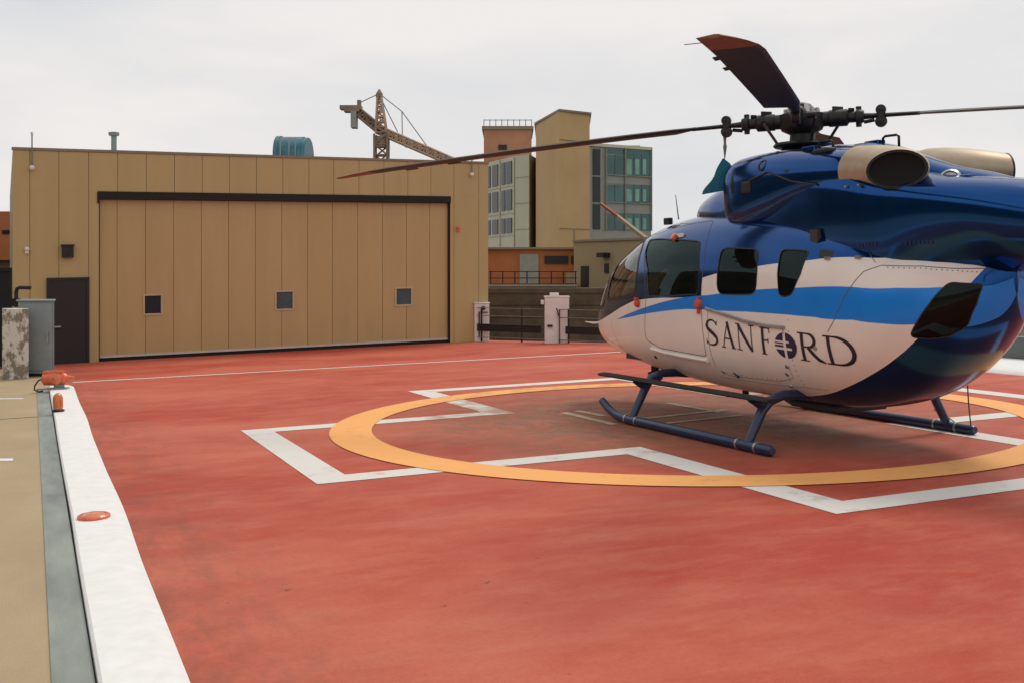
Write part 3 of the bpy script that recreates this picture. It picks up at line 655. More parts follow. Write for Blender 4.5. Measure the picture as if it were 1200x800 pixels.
# ---- second crane arm in front of the glazed block
Yc=58; ca=empty('lift_arm',Matrix.Translation(at(745,270,Yc)))
mb=MB(); mb.tube([at(703,238,Yc),at(723,253,Yc)],[.08,.11],0,4); hb(mb,'tip','orange',ca)
mb=MB(); mb.tube([at(723,253,Yc),at(748,273,Yc),at(790,305,Yc)],[.10,.13,.18],0,4); hb(mb,'boom','beige',ca)
tag(ca,'orange and beige lift arm slanting down in front of the glazed block','crane')

# ---- tower crane
Yc=130; cr0=empty('tower_crane',Matrix.Translation(at(447,320,Yc)+Vector((0,0,-9))))
def lattice(mb,a_,b_,w0_,w1_,n,r_,axis=None,tri=False):
    a_,b_=Vector(a_),Vector(b_); d=(b_-a_).normalized(); x=Vector((0,1,0)).cross(d).normalized(); y=d.cross(x).normalized()
    cs=((-1,-1),(1,-1),(1,1),(-1,1)) if not tri else ((-1,-1),(1,-1),(0,1))
    def P(f,k): w=w0_+(w1_-w0_)*f; return a_+(b_-a_)*f+x*cs[k][0]*w+y*cs[k][1]*w
    m=len(cs)
    for k in range(m): mb.tube([P(0,k),P(1,k)],r_,0,4)
    for i in range(n):
        for k in range(m):
            k2=(k+1)%m; f0,f1=i/n,(i+1)/n
            mb.tube([P(f0,k),P(f1,k2)] if i%2 else [P(f1,k),P(f0,k2)],r_*.7,0,4); mb.tube([P(f0,k),P(f0,k2)],r_*.7,0,4)
mb=MB(); b0=at(447,175,Yc); lattice(mb,Vector((b0.x,Yc,-9)),at(447,158,Yc),.75,.75,22,.14); hb(mb,'mast','crane2',cr0)
mb=MB(); lattice(mb,at(447,156,Yc),at(444.5,113,Yc),.62,.22,7,.12); hb(mb,'tower_head','crane',cr0)
mb=MB(); mb.tube([at(444.5,114,Yc),at(444.5,110,Yc),at(444.5,105,Yc)],[.42,.4,.08],0,8); hb(mb,'head_sheave','crane2',cr0)
mb=MB(); mb.tube([at(447,173,Yc),at(447,170,Yc),at(447,163,Yc),at(447,160,Yc)],[.95,.75,.8,.6],0,10); mb.box(at(441,172,Yc)+Vector((0,-.5,0)),at(453,166,Yc)+Vector((0,.5,0))); hb(mb,'slewing_unit','crane2',cr0)
mb=MB(); lattice(mb,at(447,154,Yc),at(530,190,Yc),.42,.42,18,.13); 
mb.tube([at(447,154.8,Yc),at(530,190.8,Yc)],.30,0,4); hb(mb,'jib','crane',cr0)
mb=MB(); lattice(mb,at(447,154,Yc),at(418,130,Yc),.42,.42,6,.15); mb.tube([at(447,154.5,Yc),at(414,127,Yc)],.34,0,4); mb.box(at(399,129,Yc)+Vector((0,-.7,0)),at(424,124.5,Yc)+Vector((0,.7,0))); mb.box(at(404,132,Yc)+Vector((0,-.7,0)),at(422,129,Yc)+Vector((0,.7,0))); hb(mb,'counter_jib','crane2',cr0)
mb=MB(); p=at(412,150.5,Yc); q=at(420.5,131,Yc); mb.prism([(p.x,Yc-.8),(q.x-.2,Yc-.8),(q.x-.2,Yc+.8),(p.x,Yc+.8)],p.z,q.z); hb(mb,'counterweight','frameg',cr0)
mb=MB(); mb.box(at(419,130,Yc)+Vector((0,-.4,0)),at(423,118,Yc)+Vector((0,.4,0))); hb(mb,'winch_frame','crane2',cr0)
for a_,b_ in (((444.5,110),(471,131)),((471,131),(505,178)),((444.5,112),(466,155)),((471,131),(471.5,160)),((444.5,110),(421,121))):
    mb=MB(); mb.tube([at(*a_,Yc),at(*b_,Yc)],.055,0,4); hb(mb,'stay_cable','cable',cr0)
mb=MB(); mb.box(at(475,173,Yc)+Vector((0,-.4,0)),at(483,169,Yc)+Vector((0,.4,0))); hb(mb,'trolley','crane2',cr0)
tag(cr0,'rust coloured tower crane with a slanting jib behind the hangar roof','crane')

# ---- far right: parapet and background building beyond the pad
pp=MB(); pp.box((8.27,-16,-.45),(8.5,10.1,.42)); MT['parapet']=mat('grey_green_parapet',(.13,.16,.145),.7,0,.15,2)
tag(pp.build('parapet_wall','parapet',M=UV),'low grey green parapet wall beyond the right hand kerb','wall')
fb=empty('background_building',Matrix.Translation((20,44,-9)))
Yf=44; x0=colx(1120,Yf); x1=x0+26
mb=MB(); mb.box((x0,Yf,-9),(x1,Yf+10,zof(333,Yf))); hb(mb,'wall','beige',fb)
mb=MB(); mb.box((x0-.1,Yf-.25,zof(358,Yf)),(x1,Yf-.001,zof(347.5,Yf))); mb.box((x0-.1,Yf-.25,zof(370,Yf)),(x1,Yf-.001,zof(375,Yf))); hb(mb,'cornice','stone2',fb)
for i in range(9):
    mb=MB(); xx=x0+1+i*2.6; mb.box((xx,Yf-.06,zof(396,Yf)),(xx+1.5,Yf-.001,zof(386,Yf))); hb(mb,'window','black',fb)
tag(fb,'pale low building with dark window openings behind the helicopter tail','building')

# ================================================================ HELICOPTER BODY SURFACE

# x, half width, z of widest line, z top, z bottom, top exponent, bottom exponent
ST=[(3.84,.015,1.00,1.015,.985,2.0,2.0),
(3.81,.15,1.00,1.11,.89,2.0,2.0),
(3.72,.28,1.00,1.29,.80,2.0,2.1),
(3.50,.43,1.00,1.58,.70,2.1,2.2),
(3.13,.59,1.02,1.85,.61,2.2,2.3),
(2.62,.71,1.05,2.06,.53,2.3,2.4),
(2.05,.80,1.08,2.19,.47,2.5,2.5),
(1.40,.85,1.12,2.27,.42,2.7,2.6),
(.75,.87,1.15,2.30,.38,2.8,2.7),
(.05,.87,1.15,2.30,.36,2.8,2.7),
(-.60,.87,1.17,2.24,.35,2.8,2.6),
(-1.10,.86,1.20,2.14,.36,2.7,2.5),
(-1.50,.82,1.24,2.04,.43,2.6,2.4),
(-1.85,.74,1.28,1.94,.55,2.4,2.3),
(-2.15,.62,1.33,1.89,.73,2.3,2.2),
(-2.42,.46,1.39,1.86,.96,2.2,2.1),
(-2.62,.26,1.47,1.83,1.20,2.1,2.0),
(-2.70,.004,1.58,1.72,1.42,2.0,2.0)]
NT=len(ST)-1
def cr(a,b,c,d,f):
    return .5*((2*b)+(c-a)*f+(2*a-5*b+4*c-d)*f*f+(3*b-a-3*c+d)*f**3)
def stat(t,T=ST):
    n=len(T)-1
    t=max(0,min(n-1e-6,t)); i=int(t); f=t-i
    g=lambda k:T[max(0,min(n,k))]
    return [cr(a,b,c,d,f) for a,b,c,d in zip(g(i-1),g(i),g(i+1),g(i+2))]
def S(t,ph,T=ST):   # ph: -90 bottom .. 90 top (degrees), left side
    x,w,zc,zt,zb,nt,nb=stat(t,T)
    r=math.radians(ph); c=max(0,math.cos(r)); s=math.sin(r)
    if s>=0: n=nt; z=zc+(zt-zc)*s**(2/n)
    else: n=nb; z=zc-(zc-zb)*(-s)**(2/n)
    return (x, w*c**(2/n), z)
def SN(t,ph,side=1,off=0.0,T=ST):
    p=Vector(S(t,ph,T)); e=.01
    t0,t1=max(.001,t-e),min(NT-.001,t+e); f0,f1=max(-89.9,ph-.5),min(89.9,ph+.5)
    a=Vector(S(t1,ph if abs(ph)<89.9 else f0 if ph>0 else f1,T))-Vector(S(t0,ph if abs(ph)<89.9 else f0 if ph>0 else f1,T)); b=Vector(S(t,f1,T))-Vector(S(t,f0,T))
    n=a.cross(b)
    if n.length<1e-9: n=Vector((0,0,1 if ph>0 else -1))
    n.normalize()
    if n.y<0 or (n.y<1e-3 and n.z*ph<0): n=-n if n.y<-1e-4 else n
    if abs(ph)>89.8: n.y=0; n.normalize()
    if abs(ph)>60 and n.z*ph<0 and abs(n.z)>.5: n=-n
    q=p+n*off
    if side<0: q.y=-q.y; n=Vector((n.x,-n.y,n.z))
    return q,n
SX,SY=.45,.0155    # metric of the (t, angle) sheet
def pip(x,y,P):
    c=False; n=len(P); j=n-1
    for i in range(n):
        xi,yi=P[i]; xj,yj=P[j]
        if (yi>y)!=(yj>y) and x<(xj-xi)*(y-yi)/(yj-yi)+xi: c=not c
        j=i
    return c
def densify(P,closed=True,step=.03):
    out=[]; n=len(P)
    for i in range(n if closed else n-1):
        a,b=P[i],P[(i+1)%n]; d=math.hypot((b[0]-a[0])*SX,(b[1]-a[1])*SY); m=max(1,int(d/step))
        for k in range(m): out.append((a[0]+(b[0]-a[0])*k/m,a[1]+(b[1]-a[1])*k/m))
    if not closed: out.append(P[-1])
    return out
def rounded(P,r=.06):
    out=[]; n=len(P)
    for i in range(n):
        a,b,c=P[i-1],P[i],P[(i+1)%n]
        A=((a[0]-b[0])*SX,(a[1]-b[1])*SY); Cc=((c[0]-b[0])*SX,(c[1]-b[1])*SY); la,lc=math.hypot(*A),math.hypot(*Cc)
        cosang=(A[0]*Cc[0]+A[1]*Cc[1])/(la*lc)
        if cosang<-.9: out.append(b); continue
        ra=min(r,la*.45,lc*.45)
        p=(b[0]+A[0]/la*ra/SX,b[1]+A[1]/la*ra/SY); q=(b[0]+Cc[0]/lc*ra/SX,b[1]+Cc[1]/lc*ra/SY)
        for k in range(6):
            f=k/5; out.append(((1-f)**2*p[0]+2*f*(1-f)*b[0]+f*f*q[0],(1-f)**2*p[1]+2*f*(1-f)*b[1]+f*f*q[1]))
    return out
WHITE=[(.02,.6),(2,1.0),(3.4,1.6),(4.26,2.3),(4.95,4.4),(5.5,6.2),(6.22,7.9),(6.75,7.2),(7.63,5.9),(8.40,5.7),(8.40,14.2),(8.86,17.2),(9.4,19.2),(9.78,20.7),(10.32,23.3),(10.9,26.3),(11.5,30.2),(12.28,35.0),(13.1,39.6),(14.03,43.6),(15.2,45.0),(16.19,44.7),(16.08,32.5),(15.94,24.3),(15.795,17.2),(15.65,11.1),(15.3,-1),(14.87,-11.9),(14.5,-19.5),(14.11,-26),(13.7,-31.2),(13.13,-36),(12.28,-42.0),(11.21,-49.3),(10.21,-56),(9.23,-61.5),(8,-65),(6,-67),(4,-70),(2.6,-89.9),(.02,-89.9)]
AZ=[(5.24,.9),(5.85,2.4),(6.5,3.6),(7.18,4.7),(7.77,5.6),(8.54,6.7),(8.9,7.6),(9.6,9.0),(10.31,10.1),(11.4,12.2),(12.5,13.6),(13.7,13.2),(14.85,10.2),(15.6,5.5),(16.1,1),(16.85,-8),(16.9,-75),(16.5,-72),(16.1,-64),(15.7,-52),(15.27,-39.5),(14.8,-26),(14.11,-13.7),(13.3,-7),(12.53,-2.4),(11.5,.0),(10.54,1.0),(9.47,1.7),(8.54,1.9),(7.95,1.9),(7.2,1.7),(6.5,1.5),(5.85,1.1)]
BELLY=[(3.0,-89.95),(4,-80),(6,-76),(9,-74),(11,-76),(12.5,-84),(12.6,-89.95)]
W1=rounded([(6.06,53.5),(7.1,43.5),(8.16,37.0),(8.30,19.0),(8.34,6.9),(7.6,6.9),(6.74,8.3),(6.60,23.4),(6.28,38)],.05)
W2=rounded([(8.76,31.4),(9.68,30.6),(9.745,17.2),(9.757,7.4),(9.28,7.2),(8.80,7.3),(8.77,17.2)],.07)
W3=rounded([(10.24,31.8),(10.58,33.0),(11.01,34.1),(10.93,18.4),(10.74,7.9),(10.54,6.9),(10.36,7.3),(10.28,17.2)],.06)
W4=rounded([(15.05,13.9),(15.95,5.5),(15.72,-18),(15.31,-39.0),(14.80,-37.6),(14.38,-30.5),(13.95,-21.7),(14.45,-4.6)],.07)
WQ=rounded([(5.62,61.5),(4.95,60.5),(4.42,52),(4.45,33),(4.55,14.6),(5.5,11.6),(6.22,11.4),(6.17,26.1),(5.98,44)],.05)
WF=rounded([(5.45,65),(5.6,86.5),(3.5,86.5),(1.25,86),(1.05,50),(1.35,14),(2.8,13.0),(4.30,12.2),(4.22,33),(4.16,53),(4.7,62.5)],.06)
WC=rounded([(.75,-8),(1.9,-7),(2.9,-14),(3.3,-40),(2.5,-52),(1.4,-48),(.8,-30)],.06)      # chin window
FD=rounded([(6.12,58),(6.2,42),(6.50,24),(6.66,7.2),(6.60,-4.4),(6.60,-13.7),(7.05,-20.2),(8.42,-21.9),(8.44,-8),(8.40,5.5),(8.41,20),(8.30,40),(8.12,58)],.05)
SD=rounded([(8.50,58),(8.56,30),(8.57,5),(8.56,-30),(8.62,-38),(10.35,-38.5),(10.46,-30),(10.47,-2),(10.12,12),(10.07,34),(9.95,58)],.05)
CS=[(16.97,20),(15.36,27),(14.2,32.3),(13.1,32.2),(12.70,25.4),(12.45,14),(12.15,2.4),(11.78,-6.2),(11.3,-18),(11.1,-34),(11.25,-52),(11.9,-70),(12.4,-82),(13.0,-89.93),(16.97,-89.93)]
SLOT=rounded([(11.25,36.7),(11.67,36.7),(11.72,30.8),(11.33,29.6)],.03)

def cdt(polys,inside=None,gt=.11,gp=3.6,lim=None):
    V=[];E=[]
    key={}
    def av(x,y):
        k=(round(x*SX,5),round(y*SY,5))
        if k in key: return key[k]
        key[k]=len(V); V.append(Vector((x*SX,y*SY))); return key[k]
    for P in polys:
        ids=[av(*p) for p in P]
        for i in range(len(ids)):
            a,b=ids[i],ids[(i+1)%len(ids)]
            if a!=b: E.append((a,b))
    x0,x1,y0,y1=lim
    t=x0
    nx=max(2,int((x1-x0)/gt)); ny=max(2,int((y1-y0)/gp))
    for i in range(nx+1):
        for j in range(ny+1):
            x,y=x0+(x1-x0)*i/nx,y0+(y1-y0)*j/ny
            if inside is None or pip(x,y,inside): av(x,y)
    if inside is None:
        for y in (-88.6,-87,-1.2,1.2,87,88.6):
            for i in range(nx+1): av(x0+(x1-x0)*i/nx,y)
    r=delaunay_2d_cdt(V,E,[],0,1e-5)
    vs=[(v.x/SX,v.y/SY) for v in r[0]]; tri=[]
    for f in r[2]:
        f=list(f)
        for k in range(1,len(f)-1): tri.append((f[0],f[k],f[k+1]))
    return vs,tri
class Sheet:   # triangles lying on the body surface with exact normals
    def __init__(s): s.mb=MB(); s.n=[]
    def pts(s,P,side,off=0):
        b=len(s.mb.v)
        for t,ph in P:
            q,n=SN(t,ph,side,off); s.mb.v.append(tuple(q)); s.n.append(tuple(n))
        return b
    def tri(s,idx,mi): s.mb.f.append(tuple(idx)); s.mb.m.append(mi)
    def ribbon(s,P,wd,off,mi,side,closed=False):
        P=densify(P,closed,.04)
        if closed: P=P+[P[0]]
        Q=[SN(t,p,side,off) for t,p in P]; b=len(s.mb.v)
        for i,(q,n) in enumerate(Q):
            a=Q[max(0,i-1)][0]; c=Q[min(len(Q)-1,i+1)][0]
            if closed and i in (0,len(Q)-1): a=Q[-2][0]; c=Q[1][0]
            d=(c-a).normalized(); x=n.cross(d).normalized()*wd/2
            for sg in (-1,1): s.mb.v.append(tuple(q+x*sg)); s.n.append(tuple(n))
        for i in range(len(Q)-1):
            f=(b+2*i,b+2*i+2,b+2*i+3,b+2*i+1); s.mb.f.append(f); s.mb.m.append(mi)
    def build(s,name,mats,parent): return s.mb.build(name,mats,parent,smooth=True,nrm=s.n)

HO=(2.95,11.3); PSI=R(24)
HM=deckM(HO[0],HO[1],math.pi/2+PSI)
heli=empty('helicopter',HM)
tag(heli,'blue and white ambulance helicopter with dark SANFORD lettering parked on the red pad','helicopter')
wins_={'front_door':[(W1,'glasst')],'sliding_door':[(W2,'glasst')],'clamshell_door':[(W4,'glasst')],'fuselage':[(W3,'glasst'),(WQ,'glassw'),(WF,'glassw'),(WC,'glassw')]}
holes=[W1,W2,W3,W4,WQ,WF,WC]
regions=[densify(x) for x in (WHITE,AZ,BELLY,FD,SD,CS,SLOT)]+[densify(h) for h in holes]
LIM=(.012,NT-.0008,-89.97,89.97)
cv,ctri=cdt(regions,None,.12,4.0,LIM)
mats_b=['navy','white','azure','belly','seam','black']
SH={}
for side in (1,-1):
    for nm in ('front_door','sliding_door','clamshell_door'): SH[(nm,side)]=Sheet()
SH['fuselage']=Sheet()
base={}
for side in (1,-1):
    used={}
    for tr in ctri:
        x=sum(cv[i][0] for i in tr)/3; y=sum(cv[i][1] for i in tr)/3
        if any(pip(x,y,h) for h in holes): continue
        who='front_door' if pip(x,y,FD) else 'sliding_door' if pip(x,y,SD) else 'clamshell_door' if pip(x,y,CS) else 'fuselage'
        mi=3 if pip(x,y,BELLY) else 2 if pip(x,y,AZ) else 1 if pip(x,y,WHITE) else 5 if pip(x,y,SLOT) else 0
        sh=SH['fuselage'] if who=='fuselage' else SH[(who,side)]
        d=used.setdefault(who,{}); idx=[]
        for i in tr:
            if i not in d: d[i]=sh.pts([cv[i]],side)
            idx.append(d[i])
        p=[Vector(sh.mb.v[i]) for i in idx]; n=(p[1]-p[0]).cross(p[2]-p[0]); ns=sum((Vector(sh.n[i]) for i in idx),Vector())
        if n.dot(ns)<0: idx=idx[::-1]
        sh.tri(idx,mi)
fus=SH['fuselage']
for side in (1,-1):
    fus.ribbon(FD,.009,.0015,4,side,True)
    fus.ribbon([(8.57,4),(8.56,-12),(8.56,-30)],.006,.0015,4,side); fus.ribbon([(10.46,-2.4),(10.465,-5.2)],.010,.0015,4,side); fus.ribbon([(10.46,-24),(10.44,-34),(10.0,-38.4),(8.75,-38.2)],.005,.0015,4,side)
    fus.ribbon(CS[0:8],.007,.0015,4,side)
    fus.ribbon([(5.62,88),(5.62,62)],.012,.0015,4,side); fus.ribbon([(8.42,60),(8.42,89)],.008,.0015,4,side)
for side in (1,-1):
    fus.ribbon([(12.9,34),(12.5,44),(12.3,60)],.005,.0015,4,side); fus.ribbon([(10.0,60),(11.2,56),(12.3,52)],.005,.0015,4,side)
    fus.ribbon([(4.9,2),(5.1,-20),(5.4,-42),(5.6,-60)],.004,.0015,4,side); fus.ribbon([(1.5,-6),(3.0,-16),(5.2,-30)],.004,.0015,4,side)
    fus.ribbon([(8.5,-42),(10.6,-43),(11.2,-46)],.004,.0015,4,side)
fo=fus.build('fuselage',mats_b,heli)
def rivets(P,gap,side,parent,m='seam'):
    mb=MB(); P=densify(P,False,gap)
    for t,p in P:
        c,n=SN(t,p,side,0); mb.lathe(c,n,[(.0055,0),(.005,.0025),(0,.003)],0,6)
    o=mb.build('rivet_row',m,parent); o['kind']='stuff'
doors={}
for side in (1,-1):
    for nm in ('front_door','sliding_door','clamshell_door'):
        doors[(nm,side)]=SH[(nm,side)].build(nm,mats_b,heli)
def win(P,gm,parent,side,wd=.022):
    s=Sheet(); lim=(min(p[0] for p in P),max(p[0] for p in P),min(p[1] for p in P),max(p[1] for p in P))
    D=densify(P); vs,tr=cdt([D],D,.10,3.5,lim)
    b=s.pts(vs,side,-.006)
    for t in tr:
        x=sum(vs[i][0] for i in t)/3; y=sum(vs[i][1] for i in t)/3
        if not pip(x,y,D): continue
        idx=[b+i for i in t]; p=[Vector(s.mb.v[i]) for i in idx]; n=(p[1]-p[0]).cross(p[2]-p[0])
        if n.dot(Vector(s.n[idx[0]]))<0: idx=idx[::-1]
        s.tri(idx,0)
    s.ribbon(P,wd,.002,1,side,True)
    return s.build('window' if gm=='glasst' else 'windshield',[gm,'black'],parent)
for side in (1,-1):
    for who,l in wins_.items():
        for P,gm in l: win(P,gm,heli if who=='fuselage' else doors[(who,side)],side,.012 if gm=='glasst' else .04)
for side in (1,-1):
    rivets([(8.75,-36),(9.6,-36.4),(10.3,-36.5)],.05,side,doors[('sliding_door',side)])
    rivets([(13.3,30.5),(14.2,30.2),(15.2,25.2),(16.0,19)],.06,side,doors[('clamshell_door',side)])
    rivets([(10.62,4),(10.62,-20),(10.62,-40)],.06,side,heli)
# centre post, body details -------------------------------------------------
def P3(t,ph,side=1,off=0): return SN(t,ph,side,off)[0]
def part(mb,name,m,parent=heli,**k): return mb.build(name,m,parent,**k)
mb=MB(); mb.tube([P3(t,89.9,1,.004) for t in (1.2,1.8,2.4,3,3.6,4.2,4.8,5.5)],.028,0,8); part(mb,'centre_post','black',smooth=True)
# ---- lettering and emblem on both flanks
def tx(x):
    a,b=1.0,NT-1.0
    for _ in range(40):
        m_=(a+b)/2
        if stat(m_)[0]>x: a=m_
        else: b=m_
    return (a+b)/2
def XZ(x,z,side,off):
    t=tx(x); X,w_,zc,zt,zb,n1_,n2_=stat(t)
    if z>=zc: s_=((z-zc)/(zt-zc))**(n1_/2)
    else: s_=-((zc-z)/(zc-zb))**(n2_/2)
    return SN(t,math.degrees(math.asin(max(-.999,min(.999,s_)))),side,off)
def letter(strokes,x0,x1,side,mb):   # strokes: (points in 0..1, widths)
    for pts,ws in strokes:
        if not hasattr(ws,'__len__'): ws=[ws]*len(pts)
        W=abs(x1-x0)
        def zz_(x,v):
            k=.4-x; bz=.905-.050*k; tz=1.165-.055*k; return bz+(tz-bz)*v
        P=[]
        for i in range(len(pts)-1):
            for k in range(8):
                f=k/8; P.append((pts[i][0]+(pts[i+1][0]-pts[i][0])*f,pts[i][1]+(pts[i+1][1]-pts[i][1])*f,ws[i]+(ws[i+1]-ws[i])*f))
        P.append((*pts[-1],ws[-1]))
        Q=[]
        for u,v,wd in P:
            x=x0+(x1-x0)*u if side>0 else x0+(x1-x0)*u
            Q.append((*XZ(x,zz_(x,v),side,.0035),wd))
        b=len(mb.v)
        for i,(q,n,wd) in enumerate(Q):
            d=(Q[min(len(Q)-1,i+1)][0]-Q[max(0,i-1)][0]).normalized(); xx=n.cross(d).normalized()*wd/2
            mb.v+= [tuple(q+xx),tuple(q-xx)]
        for i in range(len(Q)-1): mb.f.append((b+2*i,b+2*i+1,b+2*i+3,b+2*i+2)); mb.m.append(0)
TK,TN,SE=.038,.014,.011
def arc(cx,cy,rx,ry,a0,a1,n=14): return [(cx+rx*math.cos(R(a0+(a1-a0)*i/n)),cy+ry*math.sin(R(a0+(a1-a0)*i/n))) for i in range(n+1)]
LET={
'S':[([(.88,.80),(.78,.91),(.58,.985),(.36,.965),(.18,.88),(.12,.76),(.20,.64),(.42,.54),(.66,.44),(.86,.32),(.90,.20),(.78,.08),(.55,.015),(.30,.02),(.10,.13)],[TN,TN,.016,.02,.03,.036,.038,.04,.04,.038,.034,.026,.018,TN,TN]),([(.90,.97),(.88,.78)],SE),([(.08,.22),(.10,.02)],SE)],
'A':[([(.50,1.0),(.14,.02)],TN),([(.47,1.0),(.86,.02)],TK),([(.26,.36),(.74,.36)],TN),([(0,.015),(.28,.015)],SE),([(.70,.015),(1,.015)],SE)],
'N':[([(.16,.96),(.16,.02)],TN),([(.14,.97),(.84,.03)],TK),([(.85,.98),(.85,.02)],TN),([(0,.98),(.22,.98)],SE),([(.02,.015),(.30,.015)],SE),([(.70,.985),(1,.985)],SE)],
'F':[([(.27,.98),(.27,.02)],TK),([(.02,.98),(.92,.98)],TN),([(.90,.98),(.94,.80)],SE),([(.27,.53),(.78,.53)],TN),([(.78,.62),(.78,.44)],SE),([(.02,.015),(.52,.015)],SE)],
'R':[([(.20,.98),(.20,.02)],TK),([(.02,.985),(.45,.985)]+arc(.45,.75,.26,.235,85,-90)+[(.2,.50)],[TN,TN]+[.016+.022*math.sin(math.pi*i/14) for i in range(15)]+[TN]),([(.42,.51),(.60,.28),(.78,.10),(1.0,.01)],[TK,TK,.036,.016]),([(.02,.015),(.40,.015)],SE)],
'D':[([(.20,.98),(.20,.02)],TK),([(.02,.985),(.42,.985)]+arc(.42,.50,.54,.485,88,-88,18)+[(.02,.015)],[TN,.016]+[.018+.026*math.sin(math.pi*i/18) for i in range(19)]+[TN])],
}
SPANS=[('S',.405,.180),('A',.135,-.095),('N',-.115,-.410),('F',-.500,-.655),('R',-1.035,-1.335),('D',-1.345,-1.665)]
for side in (1,-1):
    for ch,a_,b_ in SPANS:
        if side<0: a_,b_=-.63*2-a_+0,-.63*2-b_+0
        mb=MB(); letter(LET[ch],a_,b_,side,mb); part(mb,'letter','ink')
    # round emblem: navy disc cut by one tall and two short white bars
    mb=MB(); cx,cz,rx,rz=-.868,.955,.150,.118
    if side<0: cx=-.63*2-cx
    def disc(c0,c1,r0,r1):  # rectangle grid clipped to the ellipse in emblem units
        pass
    nx_,nz_=40,40; 
    idx={}
    for i in range(nx_):
        for j in range(nz_):
            u0,u1,v0,v1=-1+2*i/nx_,-1+2*(i+1)/nx_,-1+2*j/nz_,-1+2*(j+1)/nz_; uc,vc=(u0+u1)/2,(v0+v1)/2
            if uc*uc+vc*vc>1: continue
            us=uc
            if -.18<us<.04: continue                    # tall bar
            if .20<vc<.34 and us<.35: continue
            if -.34<vc<-.16 and us<.55: continue
            if -.02<vc<.08 and us<-.1: continue
            P=[]
            for uu,vv in ((u0,v0),(u1,v0),(u1,v1),(u0,v1)):
                rr=math.hypot(uu,vv); 
                if rr>1: uu/=rr; vv/=rr
                x=cx-side*rx*uu; z=cz+rz*vv-.006*uu; P.append(XZ(x,z,side,.0035)[0])
            if side<0: P=P[::-1]
            mb.add(P,[(0,1,2,3)])
    part(mb,'emblem','inkb')
# ---- door rail, sill, handles, covers
for side in (1,-1):
    fd,sdr=doors[('front_door',side)],doors[('sliding_door',side)]
    mb=MB(); mb.tube([P3(t,p,side,.012) for t,p in ((8.54,2.2),(9.0,1.0),(9.5,0),(10.0,-1.2),(10.53,-2.3))],.013,0,8,1.4); part(mb,'sliding_track','steel',smooth='auto')
    mb=MB(); mb.tube([P3(t,p,side,.015) for t,p in ((6.75,-21.5),(7.2,-23.4),(7.8,-24.2),(8.45,-24.8))],.022,0,8); part(mb,'door_sill','white',smooth='auto')
    mb=MB(); c,n=SN(6.37,6.0,side,.02); mb.lathe(c-n*.02,n,[(0,.045),(.035,.04),(.042,.02),(.042,0)]); mb.box(c+Vector((-.02,-.02,.03)),c+Vector((.03,.02,.07))); part(mb,'hinge_cover','redcover',smooth='auto')
    mb=MB(); c,n=SN(8.36,3.5,side,.02); mb.lathe(c-n*.02,n,[(0,.045),(.04,.04),(.05,.02),(.05,0)]); mb.box(c+Vector((-.02,-.010,-.10)),c+Vector((.015,.010,-.02))); mb.box(c+Vector((-.015,-.010,.03)),c+Vector((.01,.010,.07))); part(mb,'handle_cover','redcover',smooth='auto')
    mb=MB(); c,n=SN(7.235,44.5,side,.02); mb.lathe(c-n*.03,n,[(0,.05),(.04,.045),(.045,0)]); part(mb,'position_light','siren',smooth='auto')
    mb=MB(); c,n=SN(7.45,44.6,side,.01); mb.box(c+Vector((-.05,-.015,-.02)),c+Vector((.04,.015,.02))); part(mb,'light_bracket','white',bevel=.005)
    mb=MB()
    for t,p in ((8.68,-35),(10.31,-31),(10.2,-43),(10.4,-25),(11.35,-14),(9.0,-36)):
        c,n=SN(t,p,side,0); mb.lathe(c,n,[(.022,0),(.02,.006),(0,.008)],0,10)
    part(mb,'fastener','steel',smooth='auto')
    mb=MB(); c,n=SN(8.98,-36,side,.004); d=Vector((.05,0,.03)); mb.tube([c-d*.8,c+d*.8],.012,0,6); part(mb,'step_socket','black')
    mb=MB(); c,n=SN(6.7,-32,side,.002); mb.lathe(c,n,[(.025,0),(.02,.006),(0,.008)],0,10); part(mb,'drain_port','dark')
mb=MB()
for x,y in ((-1.5,.5),(-1.9,.45),(-1.2,.55)): pass
# nose pitot, landing light, belly antennas
mb=MB(); q=P3(1.3,-2,1,0); mb.tube([q,q+Vector((.05,.10,-.01)),q+Vector((.08,.12,-.01)),q+Vector((.28,.13,0))],[.014,.014,.012,.006],0,8); part(mb,'pitot_tube','white',smooth=True)
mb=MB(); mb.lathe((2.42,.25,.55),(0,0,-1),[(.05,0),(.05,.10),(.09,.11),(.09,.19),(.05,.22),(0,.22)],0,18); part(mb,'landing_light','black',smooth='auto')
mb=MB(); mb.box((.9,-.01,.25),(1.0,.01,.42)); part(mb,'belly_antenna','black',bevel=.004)
mb=MB(); mb.box((-.9,-.3,.30),(-.2,.3,.37)); part(mb,'belly_fairing','belly',bevel=.02)
# interior
mb=MB(); mb.box((-1.0,-.60,.62),(2.5,.60,.68)); part(mb,'cabin_floor','cabin')
mb=MB(); mb.box((-1.15,-.70,.68),(-1.05,.70,2.0)); part(mb,'bulkhead','cabin')
mb=MB(); mb.box((-1.0,-.50,2.13),(1.6,.50,2.17)); part(mb,'ceiling_panel','lining',bevel=.02)
mb=MB(); mb.box((2.75,-.42,.68),(3.05,.42,1.12)); mb.box((2.70,-.46,1.10),(3.12,.46,1.30)); mb.box((2.1,-.12,.68),(2.75,.12,1.0)); part(mb,'instrument_panel','screen',bevel=.03)
for y in (.38,-.38):
    mb=MB(); mb.box((1.75,y-.23,.95),(2.2,y+.23,1.08)); mb.box((1.62,y-.22,1.05),(1.76,y+.22,1.62)); mb.box((1.62,y-.12,1.63),(1.72,y+.12,1.83)); mb.box((1.8,y-.15,.68),(2.1,y+.15,.95)); part(mb,'seat','seat',bevel=.03)
